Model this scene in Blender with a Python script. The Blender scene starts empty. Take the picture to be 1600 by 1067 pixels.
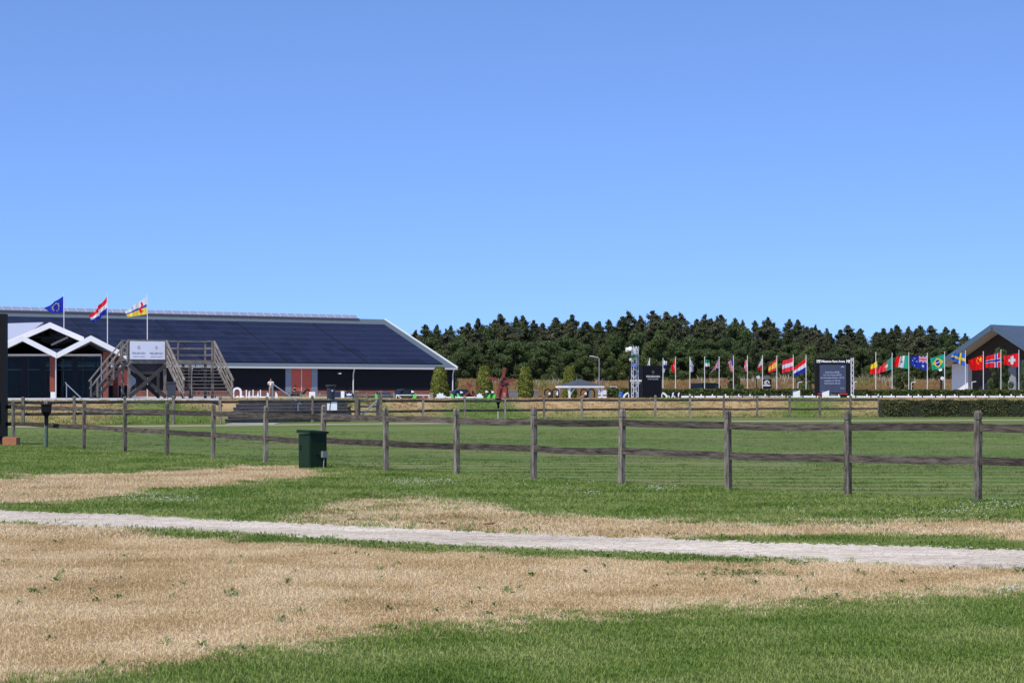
import bpy, math, random
import numpy as np
from mathutils import Vector, Matrix

random.seed(7)
rng = np.random.default_rng(7)
R = math.radians
SC = bpy.context.scene
COL = SC.collection

# ------------------------------------------------------------------ camera
F = 3111.0            # focal length in photograph pixels (photograph 1600 wide)
HY = 612.0            # photograph row of the horizon
CH = 1.56             # camera height
cam_d = bpy.data.cameras.new('camera')
cam = bpy.data.objects.new('camera', cam_d)
COL.objects.link(cam)
cam.location = (0, 0, CH)
cam.rotation_euler = (R(90), 0, 0)
cam_d.sensor_width = 36.0
cam_d.lens = 36.0 * F / 1600.0
cam_d.shift_y = (HY - 533.5) / 1600.0
cam_d.clip_start = 0.1
cam_d.clip_end = 6000
SC.camera = cam

# ------------------------------------------------------------------ light
SUN_EL = R(57)
SUN_AZ = math.atan2(-0.60, -0.80)      # compass angle (from +Y towards +X) of the sun
world = bpy.data.worlds.new('World')
SC.world = world
world.use_nodes = True
wn = world.node_tree.nodes
wl = world.node_tree.links
bg = wn['Background']
sky = wn.new('ShaderNodeTexSky')
sky.sky_type = 'NISHITA'
sky.sun_disc = False
sky.sun_elevation = SUN_EL
sky.sun_rotation = SUN_AZ
sky.altitude = 1500
sky.air_density = 0.7
sky.dust_density = 0.6
sky.ozone_density = 10.0
# clear deep-blue summer sky: the whole dome is read a little above the pale horizon band
wtc = wn.new('ShaderNodeTexCoord')
wmp = wn.new('ShaderNodeMapping')
wmp.inputs['Scale'].default_value = (1, 1, 0.9)
wmp.inputs['Location'].default_value = (0, 0, 0.095)
whs = wn.new('ShaderNodeHueSaturation')
whs.inputs['Saturation'].default_value = 0.97
whs.inputs['Hue'].default_value = 0.503
wl.new(wtc.outputs['Generated'], wmp.inputs['Vector'])
wl.new(wmp.outputs[0], sky.inputs['Vector'])
wl.new(sky.outputs[0], whs.inputs['Color'])
wl.new(whs.outputs[0], bg.inputs[0])
bg.inputs[1].default_value = 0.15
sd = bpy.data.lights.new('sun', 'SUN')
sd.energy = 3.2
sd.angle = R(0.53)
sd.color = (1.0, 0.95, 0.87)
sun = bpy.data.objects.new('sun', sd)
COL.objects.link(sun)
sdir = Vector((math.sin(SUN_AZ) * math.cos(SUN_EL), math.cos(SUN_AZ) * math.cos(SUN_EL), math.sin(SUN_EL)))
sun.rotation_euler = sdir.to_track_quat('Z', 'Y').to_euler()
sun.location = (-30, -30, 60)
SC.view_settings.view_transform = 'Standard'
SC.view_settings.look = 'None'
SC.view_settings.gamma = 1.0
SC.view_settings.exposure = 0.6
SC.view_settings.use_curve_mapping = False

# ------------------------------------------------------------------ helpers
def lin(r, g, b):
    def f(c):
        c /= 255.0
        return c / 12.92 if c <= 0.04045 else ((c + 0.055) / 1.055) ** 2.4
    return (f(r), f(g), f(b), 1.0)

def XP(px, D):            # world x of a photograph column at depth D
    return (px - 800.0) / F * D

def ZP(py, D):            # world z of a photograph row at depth D
    return CH + (HY - py) * D / F

def DG(py):               # depth at which flat ground shows on a row
    return CH * F / (py - HY)

MATS = {}
def mat(name, col, rough=0.7, var=0.0, vscale=3.0, bump=0.0, bscale=20.0, metal=0.0, stretch=None, spec=0.5, island=0.0, col2=None, objvar=0.0):
    if name in MATS:
        return MATS[name]
    m = bpy.data.materials.new(name)
    m.use_nodes = True
    nt = m.node_tree
    b = nt.nodes['Principled BSDF']
    b.inputs['Base Color'].default_value = col
    b.inputs['Roughness'].default_value = rough
    b.inputs['Metallic'].default_value = metal
    b.inputs['Specular IOR Level'].default_value = spec
    src = None
    if var > 0 or bump > 0:
        tc = nt.nodes.new('ShaderNodeTexCoord')
        mp = nt.nodes.new('ShaderNodeMapping')
        if stretch:
            mp.inputs['Scale'].default_value = stretch
        nt.links.new(tc.outputs['Object'], mp.inputs['Vector'])
        oi = nt.nodes.new('ShaderNodeObjectInfo')
        om = nt.nodes.new('ShaderNodeMath'); om.operation = 'MULTIPLY'; om.inputs[1].default_value = 41.0
        nt.links.new(oi.outputs['Random'], om.inputs[0]); nt.links.new(om.outputs[0], mp.inputs['Location'])
    if var > 0:
        nz = nt.nodes.new('ShaderNodeTexNoise')
        nz.inputs['Scale'].default_value = vscale
        nz.inputs['Detail'].default_value = 6
        nz.inputs['Roughness'].default_value = 0.65
        nt.links.new(mp.outputs[0], nz.inputs['Vector'])
        rp = nt.nodes.new('ShaderNodeValToRGB')
        rp.color_ramp.elements[0].position = 0.32
        rp.color_ramp.elements[1].position = 0.68
        c2 = col2 or tuple(min(1, c * (1 + var)) for c in col[:3]) + (1,)
        c1 = tuple(c * (1 - var) for c in col[:3]) + (1,)
        rp.color_ramp.elements[0].color = c1
        rp.color_ramp.elements[1].color = c2
        nt.links.new(nz.outputs['Fac'], rp.inputs['Fac'])
        src = rp.outputs['Color']
    if island > 0:
        ge = nt.nodes.new('ShaderNodeNewGeometry')
        mr = nt.nodes.new('ShaderNodeMapRange')
        mr.inputs['To Min'].default_value = 1 - island
        mr.inputs['To Max'].default_value = 1 + island
        nt.links.new(ge.outputs['Random Per Island'], mr.inputs['Value'])
        hs = nt.nodes.new('ShaderNodeHueSaturation')
        hs.inputs['Color'].default_value = col
        if src:
            nt.links.new(src, hs.inputs['Color'])
        nt.links.new(mr.outputs[0], hs.inputs['Value'])
        src = hs.outputs['Color']
    if objvar > 0 and src:
        mr = nt.nodes.new('ShaderNodeMapRange')
        mr.inputs['To Min'].default_value = 1 - objvar
        mr.inputs['To Max'].default_value = 1 + objvar
        nt.links.new(oi.outputs['Random'], mr.inputs['Value'])
        hs = nt.nodes.new('ShaderNodeHueSaturation')
        nt.links.new(src, hs.inputs['Color']); nt.links.new(mr.outputs[0], hs.inputs['Value'])
        src = hs.outputs['Color']
    if src:
        nt.links.new(src, b.inputs['Base Color'])
    if bump > 0:
        nb = nt.nodes.new('ShaderNodeTexNoise')
        nb.inputs['Scale'].default_value = bscale
        nb.inputs['Detail'].default_value = 5
        nt.links.new(mp.outputs[0], nb.inputs['Vector'])
        bp = nt.nodes.new('ShaderNodeBump')
        bp.inputs['Strength'].default_value = bump
        bp.inputs['Distance'].default_value = 0.02
        nt.links.new(nb.outputs['Fac'], bp.inputs['Height'])
        nt.links.new(bp.outputs[0], b.inputs['Normal'])
    MATS[name] = m
    return m

def leafmat(name, col, island=0.35, trans=0.25, var=0.25, vscale=0.6, hue=0.0):
    m = mat(name, col, rough=0.6, var=var, vscale=vscale, island=island, spec=0.25)
    nt = m.node_tree
    b = nt.nodes['Principled BSDF']
    if trans > 0 and 'tr' not in m:
        m['tr'] = 1
        out = nt.nodes['Material Output']
        t = nt.nodes.new('ShaderNodeBsdfTranslucent')
        mx = nt.nodes.new('ShaderNodeMixShader')
        mx.inputs[0].default_value = trans
        lk = b.inputs['Base Color'].links
        if lk:
            nt.links.new(lk[0].from_socket, t.inputs['Color'])
        nt.links.new(b.outputs[0], mx.inputs[1])
        nt.links.new(t.outputs[0], mx.inputs[2])
        nt.links.new(mx.outputs[0], out.inputs['Surface'])
    return m

class MB:
    """collects shapes; build() links them as one mesh object"""
    def __init__(s):
        s.v = []; s.f = []; s.mi = []
    def add(s, vs, fs, mi=0):
        o = len(s.v)
        s.v += [tuple(p) for p in vs]
        s.f += [tuple(i + o for i in f) for f in fs]
        s.mi += [mi] * len(fs)
        return s
    def box(s, c, d, rz=0, mi=0):
        x, y, z = (d[0] / 2, d[1] / 2, d[2] / 2)
        pts = [(-x, -y, -z), (x, -y, -z), (x, y, -z), (-x, y, -z), (-x, -y, z), (x, -y, z), (x, y, z), (-x, y, z)]
        ca, sa = math.cos(rz), math.sin(rz)
        pts = [(c[0] + p[0] * ca - p[1] * sa, c[1] + p[0] * sa + p[1] * ca, c[2] + p[2]) for p in pts]
        return s.add(pts, [(0, 3, 2, 1), (4, 5, 6, 7), (0, 1, 5, 4), (1, 2, 6, 5), (2, 3, 7, 6), (3, 0, 4, 7)], mi)
    def bb(s, x0, x1, y0, y1, z0, z1, mi=0):
        return s.box(((x0 + x1) / 2, (y0 + y1) / 2, (z0 + z1) / 2), (x1 - x0, y1 - y0, z1 - z0), 0, mi)
    def beam(s, a, b, w, h, mi=0, up=(0, 0, 1)):
        a = Vector(a); b = Vector(b)
        d = (b - a).normalized()
        u = Vector(up)
        sd_ = d.cross(u)
        if sd_.length < 1e-4:
            sd_ = d.cross(Vector((0, 1, 0)))
        sd_.normalize()
        u = sd_.cross(d).normalized()
        pts = []
        for p in (a, b):
            for sx, sz in ((-1, -1), (1, -1), (1, 1), (-1, 1)):
                pts.append(p + sd_ * (sx * w / 2) + u * (sz * h / 2))
        return s.add(pts, [(0, 1, 2, 3), (7, 6, 5, 4), (0, 4, 5, 1), (1, 5, 6, 2), (2, 6, 7, 3), (3, 7, 4, 0)], mi)
    def cyl(s, a, b, r0, r1=None, n=10, mi=0):
        r1 = r0 if r1 is None else r1
        a = Vector(a); b = Vector(b)
        d = (b - a).normalized()
        u = d.orthogonal().normalized()
        w = d.cross(u)
        pts = []
        for p, r in ((a, r0), (b, r1)):
            for i in range(n):
                t = 2 * math.pi * i / n
                pts.append(p + (u * math.cos(t) + w * math.sin(t)) * r)
        fs = [(i, (i + 1) % n, n + (i + 1) % n, n + i) for i in range(n)]
        fs += [tuple(range(n - 1, -1, -1)), tuple(range(n, 2 * n))]
        return s.add(pts, fs, mi)
    def lathe(s, prof, n=14, c=(0, 0, 0), mi=0):
        pts = []
        for r, z in prof:
            for i in range(n):
                t = 2 * math.pi * i / n
                pts.append((c[0] + r * math.cos(t), c[1] + r * math.sin(t), c[2] + z))
        fs = []
        for k in range(len(prof) - 1):
            for i in range(n):
                j = (i + 1) % n
                fs.append((k * n + i, k * n + j, (k + 1) * n + j, (k + 1) * n + i))
        fs.append(tuple(range(n - 1, -1, -1)))
        fs.append(tuple(range((len(prof) - 1) * n, len(prof) * n)))
        return s.add(pts, fs, mi)
    def tube(s, pts, r, n=8, mi=0):
        for a, b in zip(pts[:-1], pts[1:]):
            s.cyl(a, b, r, r, n, mi)
        return s
    def plate(s, poly, y0, y1, mi=0):
        """outline in x,z extruded along y"""
        n = len(poly)
        pts = [(x, y0, z) for x, z in poly] + [(x, y1, z) for x, z in poly]
        fs = [tuple(range(n)), tuple(range(2 * n - 1, n - 1, -1))]
        fs += [(i, n + i, n + (i + 1) % n, (i + 1) % n) for i in range(n)]
        return s.add(pts, fs, mi)
    def arc(s, c, r0, r1, a0, a1, y0, y1, n=14, mi=0):
        """ring segment in the x,z plane"""
        for i in range(n):
            t0 = a0 + (a1 - a0) * i / n
            t1 = a0 + (a1 - a0) * (i + 1) / n
            s.plate([(c[0] + r0 * math.cos(t0), c[1] + r0 * math.sin(t0)), (c[0] + r1 * math.cos(t0), c[1] + r1 * math.sin(t0)),
                     (c[0] + r1 * math.cos(t1), c[1] + r1 * math.sin(t1)), (c[0] + r0 * math.cos(t1), c[1] + r0 * math.sin(t1))], y0, y1, mi)
        return s
    def mesh(s, name, mats):
        me = bpy.data.meshes.new(name)
        me.from_pydata(s.v, [], s.f)
        for m in (mats if isinstance(mats, (list, tuple)) else [mats]):
            me.materials.append(m)
        if any(s.mi):
            me.polygons.foreach_set('material_index', s.mi)
        me.update()
        return me
    def build(s, name, mats, parent=None, loc=(0, 0, 0), rz=0, smooth=False):
        me = s.mesh(name, mats)
        if smooth:
            me.polygons.foreach_set('use_smooth', [True] * len(me.polygons))
        return link(name, me, parent, loc, rz)

def link(name, me, parent=None, loc=(0, 0, 0), rz=0):
    o = bpy.data.objects.new(name, me)
    COL.objects.link(o)
    o.location = loc
    o.rotation_euler = (0, 0, rz)
    if parent:
        o.parent = parent
    return o

def tag(o, label, cat, group=None):
    o['label'] = label
    o['category'] = cat
    if group:
        o['group'] = group
    return o

def thing(name, label, cat, loc=(0, 0, 0), rz=0, group=None):
    o = bpy.data.objects.new(name, None)
    COL.objects.link(o)
    o.empty_display_size = 0.2
    o.location = loc
    o.rotation_euler = (0, 0, rz)
    return tag(o, label, cat, group)

def struct(o):
    o['kind'] = 'structure'
    return o

def dup(root, loc, rz=None, label=None, scale=None):
    r = root.copy()
    COL.objects.link(r)
    r.location = loc
    if rz is not None:
        r.rotation_euler = (0, 0, rz)
    if scale is not None:
        r.scale = scale
    if label:
        r['label'] = label
    for ch in list(root.children):
        c = ch.copy()
        COL.objects.link(c)
        c.parent = r
        for g in list(ch.children):
            d = g.copy()
            COL.objects.link(d)
            d.parent = c
    return r

def text(name, s, size, m, parent, loc, rot, align='CENTER', ext=0.004, sx=1.0, bold=0.0):
    cu = bpy.data.curves.new(name, 'FONT')
    cu.body = s
    cu.size = size
    cu.align_x = align
    cu.align_y = 'CENTER'
    cu.extrude = ext
    cu.offset = bold
    cu.space_character = 1.05
    cu.resolution_u = 2
    t = bpy.data.objects.new(name, cu)
    COL.objects.link(t)
    dg = bpy.context.evaluated_depsgraph_get()
    me = bpy.data.meshes.new_from_object(t.evaluated_get(dg))
    bpy.data.objects.remove(t)
    bpy.data.curves.remove(cu)
    me.materials.clear()
    me.materials.append(m)
    o = link(name, me, parent, loc)
    o.rotation_euler = rot
    o.scale = (sx, 1, 1)
    return o

def quads(name, c, nrm_rand, size, m, nrm=None, aspect=1.0, parent=None, flat=0.0):
    """leaf cloud: one small quad at every point of c (n,3), facing random directions (biased to nrm)"""
    n = len(c)
    d = rng.normal(size=(n, 3))
    if nrm is not None:
        d = d * nrm_rand + nrm
    d /= np.linalg.norm(d, axis=1)[:, None] + 1e-9
    t = rng.normal(size=(n, 3))
    a = np.cross(d, t)
    a /= np.linalg.norm(a, axis=1)[:, None] + 1e-9
    b = np.cross(d, a)
    sz = (size * rng.uniform(0.6, 1.35, n))[:, None] if np.isscalar(size) else size[:, None]
    a = a * sz * 0.5
    b = b * sz * 0.5 * aspect
    v = np.empty((n, 4, 3))
    v[:, 0] = c - b
    v[:, 1] = c + a * 0.8
    v[:, 2] = c + b
    v[:, 3] = c - a * 0.8
    me = bpy.data.meshes.new(name)
    me.vertices.add(n * 4)
    me.vertices.foreach_set('co', v.reshape(-1))
    me.loops.add(n * 4)
    me.loops.foreach_set('vertex_index', np.arange(n * 4, dtype=np.int32))
    me.polygons.add(n)
    me.polygons.foreach_set('loop_start', np.arange(0, n * 4, 4, dtype=np.int32))
    me.polygons.foreach_set('loop_total', np.full(n, 4, dtype=np.int32))
    me.materials.append(m)
    me.update(calc_edges=True)
    return me

# ------------------------------------------------------------------ common materials
M_wood = mat('weathered_wood', (0.135, 0.113, 0.088, 1), 0.9, 0.62, 2.0, 0.8, 12, stretch=(13, 13, 2.2), spec=0.15, col2=(0.36, 0.31, 0.25, 1), objvar=0.3)
M_wood2 = mat('grey_timber', (0.20, 0.175, 0.150, 1), 0.9, 0.35, 2.0, 0.3, 20, spec=0.2, objvar=0.2)
M_rail = mat('dark_weathered_rail', (0.062, 0.050, 0.041, 1), 0.92, 0.6, 2.0, 0.9, 9, stretch=(1.6, 9, 15), spec=0.12, col2=(0.175, 0.145, 0.118, 1), objvar=0.35)
M_white = mat('white_paint', (0.8, 0.8, 0.8, 1), 0.5, 0.05, 4)
M_pole = mat('pole_white', (0.72, 0.72, 0.7, 1), 0.4, 0.06, 2)
M_black = mat('black_plastic', (0.007, 0.007, 0.008, 1), 0.6, 0.2, 3, spec=0.2)
M_dark = mat('dark_metal', (0.022, 0.024, 0.027, 1), 0.6, 0.2, 3, spec=0.25)
M_steel = mat('galvanised_steel', (0.42, 0.43, 0.44, 1), 0.4, 0.15, 6, metal=0.7)
M_alu = mat('aluminium', (0.62, 0.63, 0.65, 1), 0.4, 0.1, 6, metal=0.3)
M_red = mat('rust_red_paint', lin(112, 44, 37), 0.7, 0.12, 2)
M_txt = mat('white_lettering', (0.8, 0.8, 0.8, 1), 0.5)
M_txtg = mat('grey_lettering', (0.25, 0.26, 0.28, 1), 0.5)
# ------------------------------------------------------------------ terrain
def sstep(a, b, x):
    t = np.clip((x - a) / (b - a), 0, 1)
    return t * t * (3 - 2 * t)

F2P = ([-400, -60, 36, 344, 594, 850, 1100, 1373, 1700, 2400], [84, 90, 92, 98, 106, 115, 120, 123, 125, 128])
def D2(px):
    return np.interp(px, *F2P)

PLAT = 1.10      # height of the raised terrace behind the second fence
ARENA = 0.10     # level of the riding ground beyond it

def terrain_z(X, Y):
    X = np.asarray(X, float); Y = np.asarray(Y, float)
    px = 800 + F * X / np.maximum(Y, 5)
    d = Y - D2(px)
    up = sstep(0.8, 6.5, d)
    leftw = 1 - sstep(545, 610, px)
    fall_r = 1 - sstep(9, 14, d)
    fall_l = 1 - sstep(203, 209, Y)
    keep = leftw * fall_l + (1 - leftw) * fall_r
    z = PLAT * up * keep + ARENA * up * (1 - keep)
    cut = sstep(322, 338, px) * (1 - sstep(545, 556, px)) * sstep(0.6, 1.2, d) * (1 - sstep(7.0, 7.6, d))
    z = z - 0.38 * cut                       # the steps are dug into the bank
    return np.where(Y > 60, z, 0.0)

def axis(segs):
    out = []
    for a, b, st in segs:
        n = max(1, int(round((b - a) / st)))
        out += list(np.linspace(a, b, n, endpoint=False))
    out.append(segs[-1][1])
    return np.array(out)

ys = axis([(-60, 4, 8), (4, 30, 0.16), (30, 62, 0.4), (62, 132, 0.7), (132, 215, 2.2), (215, 420, 6), (420, 1200, 60), (1200, 5200, 500)])
xh = axis([(0, 13, 0.16), (13, 34, 0.7), (34, 130, 3), (130, 700, 40), (700, 5200, 500)])
xs = np.concatenate([-xh[:0:-1], xh])
GX, GY = np.meshgrid(xs, ys)
nx, ny = len(xs), len(ys)
vx, vy = GX.ravel(), GY.ravel()
vz = terrain_z(vx, vy)

def wob(x, y, s, seed=0):
    """cheap smooth noise in -1..1"""
    return (np.sin(x * s * 1.3 + 1.7 * seed + 1.1 * np.sin(y * s * 0.9 + seed)) + np.sin(y * s * 1.7 + 0.6 * seed + 1.3 * np.sin(x * s * 0.7 + 2 * seed))
            + 0.5 * np.sin((x + y) * s * 2.9 + seed)) / 2.5

yU = lambda p: np.interp(p, [-1500, -300, 0, 200, 400, 600, 800, 1000, 1200, 1400, 1600, 1900, 3400], [768, 789, 795, 802, 813, 822, 831, 839, 846, 851, 857, 866, 905])
yL = lambda p: np.interp(p, [-1500, -300, 0, 200, 300, 400, 600, 800, 1000, 1200, 1400, 1600, 1900, 3400], [786, 813, 822, 829, 835, 840, 851, 861, 868, 877, 886, 893, 904, 955])
yA = lambda p: np.interp(p, [-300, 60, 200, 350, 480, 600, 750, 1000, 1250, 1450, 1600, 1900], [1120, 1075, 1052, 1030, 1014, 1001, 987, 967, 950, 941, 931, 915])

def dryness(X, Y):
    Ys = np.maximum(Y, 4.0)
    px = 800 + F * X / Ys
    py = HY + F * CH / Ys
    n1 = wob(X, Y, 1.1, 1); n2 = wob(X, Y, 3.7, 2)
    a = py + n1 * 5 + n2 * 3
    low = sstep(-18, 30, yA(px) - a) * (py > yL(px) - 2)
    strip = sstep(150, 300, px) * (1 - sstep(1120, 1240, px)) * (1 - sstep(4, 12, py - yL(px) + n2 * 3))
    low = low * (1 - 0.9 * strip)
    # upper verge
    t1 = np.interp(px, [-300, 0, 100, 200, 300, 400, 470, 540, 600], [752, 748, 743, 737, 732, 728, 731, 742, 760])
    b1 = np.interp(px, [-300, 0, 110, 160, 250, 330, 430, 500, 560], [792, 789, 787, 777, 768, 762, 754, 746, 740])
    p1 = sstep(-3, 4, a - t1) * sstep(-4, 4, b1 - a) * (1 - sstep(480, 560, px))
    t2 = np.interp(px, [380, 430, 500, 560, 640, 720, 790, 860, 950, 1100, 1300, 1600, 1900], [830, 810, 789, 779, 775, 782, 797, 807, 812, 816, 818, 815, 813])
    bs = np.where(px > 1040, yU(px) - 9 * sstep(1120, 1300, px), yU(px) + 4)
    p2 = sstep(-8, 8, a - t2) * sstep(-3, 3, bs - a) * sstep(390, 470, px) * np.interp(px, [400, 600, 800, 950], [0.62, 0.85, 0.92, 1.0])
    up = np.clip(p1 * 0.95 + p2, 0, 1) * (py <= yU(px) + 4)
    near = np.where(py > (yU(px) + yL(px)) / 2, low, up)
    near = np.where(py < 705, 0.0, near)
    return np.clip(near, 0, 1)

NF = [(-220, 685), (21, 695), (131, 702), (195, 707), (261, 711), (333, 717), (415, 724), (505, 727.5), (603, 737), (714, 743), (834, 750), (971, 758), (1138, 767), (1325, 775), (1528, 785), (1760, 797), (2100, 815)]
def near_fence_row(px):
    return np.interp(px, [a for a, b in NF], [b for a, b in NF])

pxv = 800 + F * vx / np.maximum(vy, 4)
pyv = HY + F * CH / np.maximum(vy, 4)
cover = np.zeros((len(vx), 4), np.float32)
cover[:, 3] = 1
cover[:, 0] = dryness(vx, vy)
mown = sstep(0, 8, near_fence_row(pxv) - pyv)              # beyond the near fence
d2 = vy - D2(pxv)
cover[:, 2] = mown
strip_c = np.interp(pxv, [-300, 0, 240, 600, 1000, 1380, 1600], [88, 89, 90.5, 97.5, 104, 108.5, 110])
sw = np.exp(-((vy - strip_c) / 1.6) ** 2)
cover[:, 1] = sw * 0.9
# bank: dry crown, greener foot, with patches
bank = sstep(0.5, 2, d2) * (1 - sstep(20, 26, d2))
bank_dry = bank * np.clip(0.42 + 0.5 * sstep(2.0, 4.5, d2) * (1 + 0.4 * wob(vx, vy, 0.45, 3)) - 0.9 * np.clip(wob(vx, vy * 0.6, 0.42, 5), 0, 1)
                          - 0.7 * np.exp(-((pxv - 735) / 35) ** 2) - 0.9 * np.exp(-((pxv - 1250) / 22) ** 2) - 0.8 * np.exp(-((pxv - 230) / 60) ** 2), 0, 1)
cover[:, 0] = np.maximum(cover[:, 0], bank_dry)
cover[:, 2] = np.where(d2 > 0.6, 0, cover[:, 2])
cover[:, 1] = np.maximum(cover[:, 1], np.where(d2 > 24, 0.8 * sstep(24, 30, d2) * (vy < 262), 0))

me = bpy.data.meshes.new('ground')
me.vertices.add(len(vx))
bumpz = np.where(vy < 62, wob(vx, vy, 0.5, 4) * 0.012 * sstep(4, 8, vy), 0)
me.vertices.foreach_set('co', np.stack([vx, vy, vz + bumpz], 1).ravel())
ii = (np.arange(ny - 1)[:, None] * nx + np.arange(nx - 1)[None, :]).ravel()
fv = np.stack([ii, ii + 1, ii + nx + 1, ii + nx], 1).astype(np.int32)
me.loops.add(fv.size)
me.loops.foreach_set('vertex_index', fv.ravel())
me.polygons.add(len(fv))
me.polygons.foreach_set('loop_start', np.arange(0, fv.size, 4, dtype=np.int32))
me.polygons.foreach_set('loop_total', np.full(len(fv), 4, dtype=np.int32))
me.polygons.foreach_set('use_smooth', np.ones(len(fv), dtype=bool))
at = me.attributes.new('cover', 'FLOAT_COLOR', 'POINT')
at.data.foreach_set('color', cover.ravel())
me.update(calc_edges=True)

def ground_material():
    m = bpy.data.materials.new('grass_ground')
    m.use_nodes = True
    nt = m.node_tree; N = nt.nodes; L = nt.links
    b = N['Principled BSDF']
    b.inputs['Roughness'].default_value = 0.95
    b.inputs['Specular IOR Level'].default_value = 0.1
    geo = N.new('ShaderNodeNewGeometry')
    att = N.new('ShaderNodeAttribute'); att.attribute_name = 'cover'
    sep = N.new('ShaderNodeSeparateColor'); L.new(att.outputs['Color'], sep.inputs[0])
    def noise(scale, detail=5, rough=0.6, st=None):
        n = N.new('ShaderNodeTexNoise'); n.inputs['Scale'].default_value = scale
        n.inputs['Detail'].default_value = detail; n.inputs['Roughness'].default_value = rough
        if st:
            mp = N.new('ShaderNodeMapping'); mp.inputs['Scale'].default_value = st
            mp.inputs['Rotation'].default_value = (0, 0, 0)
            L.new(geo.outputs['Position'], mp.inputs['Vector']); L.new(mp.outputs[0], n.inputs['Vector'])
        else:
            L.new(geo.outputs['Position'], n.inputs['Vector'])
        return n.outputs['Fac']
    def ramp(fac, p0, c0, p1, c1):
        r = N.new('ShaderNodeValToRGB')
        r.color_ramp.elements[0].position = p0; r.color_ramp.elements[0].color = c0
        r.color_ramp.elements[1].position = p1; r.color_ramp.elements[1].color = c1
        L.new(fac, r.inputs['Fac'])
        return r.outputs['Color']
    def mixc(f, a, c):
        x = N.new('ShaderNodeMix'); x.data_type = 'RGBA'
        if isinstance(f, float): x.inputs['Factor'].default_value = f
        else: L.new(f, x.inputs['Factor'])
        L.new(a, x.inputs[6]); L.new(c, x.inputs[7])
        return x.outputs[2]
    def math_(op, a, c):
        x = N.new('ShaderNodeMath'); x.operation = op
        for k, q in ((0, a), (1, c)):
            if isinstance(q, (int, float)): x.inputs[k].default_value = q
            else: L.new(q, x.inputs[k])
        return x.outputs[0]
    green = mixc(noise(0.35, 4), ramp(noise(28, 6, 0.75), 0.3, (0.045, 0.085, 0.016, 1), 0.72, (0.125, 0.205, 0.042, 1)),
                 ramp(noise(22, 6, 0.75), 0.3, (0.065, 0.100, 0.024, 1), 0.72, (0.180, 0.225, 0.070, 1)))
    dry = mixc(noise(0.9, 4), ramp(noise(30, 6, 0.75), 0.3, (0.285, 0.195, 0.095, 1), 0.72, (0.60, 0.45, 0.25, 1)),
               ramp(noise(24, 6, 0.75), 0.3, (0.25, 0.150, 0.075, 1), 0.72, (0.52, 0.36, 0.19, 1)))
    # mown field: narrow mower lines running across, with pale and worn streaks
    w = N.new('ShaderNodeTexWave'); w.wave_type = 'BANDS'; w.bands_direction = 'Y'
    w.inputs['Scale'].default_value = 0.22; w.inputs['Distortion'].default_value = 5.0
    w.inputs['Detail'].default_value = 4; w.inputs['Detail Scale'].default_value = 0.6
    mpw = N.new('ShaderNodeMapping'); mpw.inputs['Scale'].default_value = (0.12, 1, 1); mpw.inputs['Rotation'].default_value = (0, 0, R(-3))
    L.new(geo.outputs['Position'], mpw.inputs['Vector']); L.new(mpw.outputs[0], w.inputs['Vector'])
    f1 = mixc(w.outputs['Fac'], ramp(noise(2.4, 6, 0.7, (0.12, 1, 1)), 0.3, (0.052, 0.108, 0.018, 1), 0.75, (0.088, 0.158, 0.030, 1)),
              ramp(noise(1.8, 6, 0.7, (0.12, 1, 1)), 0.3, (0.085, 0.148, 0.030, 1), 0.75, (0.190, 0.232, 0.078, 1)))
    worn = ramp(noise(0.5, 7, 0.7, (0.22, 1, 1)), 0.50, (0, 0, 0, 1), 0.66, (0.75, 0.75, 0.75, 1))
    brown = ramp(noise(3, 4), 0.3, (0.16, 0.125, 0.08, 1), 0.7, (0.27, 0.22, 0.14, 1))
    big = ramp(noise(0.09, 5, 0.6, (0.35, 1, 1)), 0.36, (0.80, 0.84, 0.84, 1), 0.64, (1.18, 1.10, 1.10, 1))
    mb_ = N.new('ShaderNodeMix'); mb_.data_type = 'RGBA'; mb_.blend_type = 'MULTIPLY'; mb_.inputs['Factor'].default_value = 1
    L.new(f1, mb_.inputs[6]); L.new(big, mb_.inputs[7])
    tex = ramp(noise(1.0, 6, 0.8, (13, 2.2, 1)), 0.30, (0.62, 0.66, 0.60, 1), 0.70, (1.35, 1.28, 1.30, 1))
    mt_ = N.new('ShaderNodeMix'); mt_.data_type = 'RGBA'; mt_.blend_type = 'MULTIPLY'; mt_.inputs['Factor'].default_value = 1
    L.new(mb_.outputs[2], mt_.inputs[6]); L.new(tex, mt_.inputs[7])
    streak = ramp(noise(0.7, 6, 0.7, (1.4, 3.0, 1)), 0.55, (0, 0, 0, 1), 0.70, (0.55, 0.55, 0.55, 1))
    field = mixc(streak, mixc(worn, mt_.outputs[2], brown), brown)
    base = mixc(sep.outputs['Blue'], green, field)
    jit = math_('MULTIPLY', math_('SUBTRACT', noise(3.2, 6, 0.75), 0.5), 1.3)
    fac = math_('ADD', sep.outputs['Red'], math_('MULTIPLY', jit, math_('MULTIPLY', math_('SUBTRACT', 1.02, sep.outputs['Red']), math_('MULTIPLY', sep.outputs['Red'], 4.0))))
    facc = N.new('ShaderNodeClamp'); L.new(fac, facc.inputs[0])
    base = mixc(facc.outputs[0], base, dry)
    bare = ramp(noise(1.2, 6), 0.3, (0.30, 0.235, 0.175, 1), 0.7, (0.44, 0.36, 0.27, 1))
    base = mixc(sep.outputs['Green'], base, bare)
    L.new(base, b.inputs['Base Color'])
    bp = N.new('ShaderNodeBump'); bp.inputs['Strength'].default_value = 0.6; bp.inputs['Distance'].default_value = 0.03
    L.new(noise(35, 6, 0.8), bp.inputs['Height']); L.new(bp.outputs[0], b.inputs['Normal'])
    return m
me.materials.append(ground_material())
ground = struct(link('ground', me))

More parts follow.
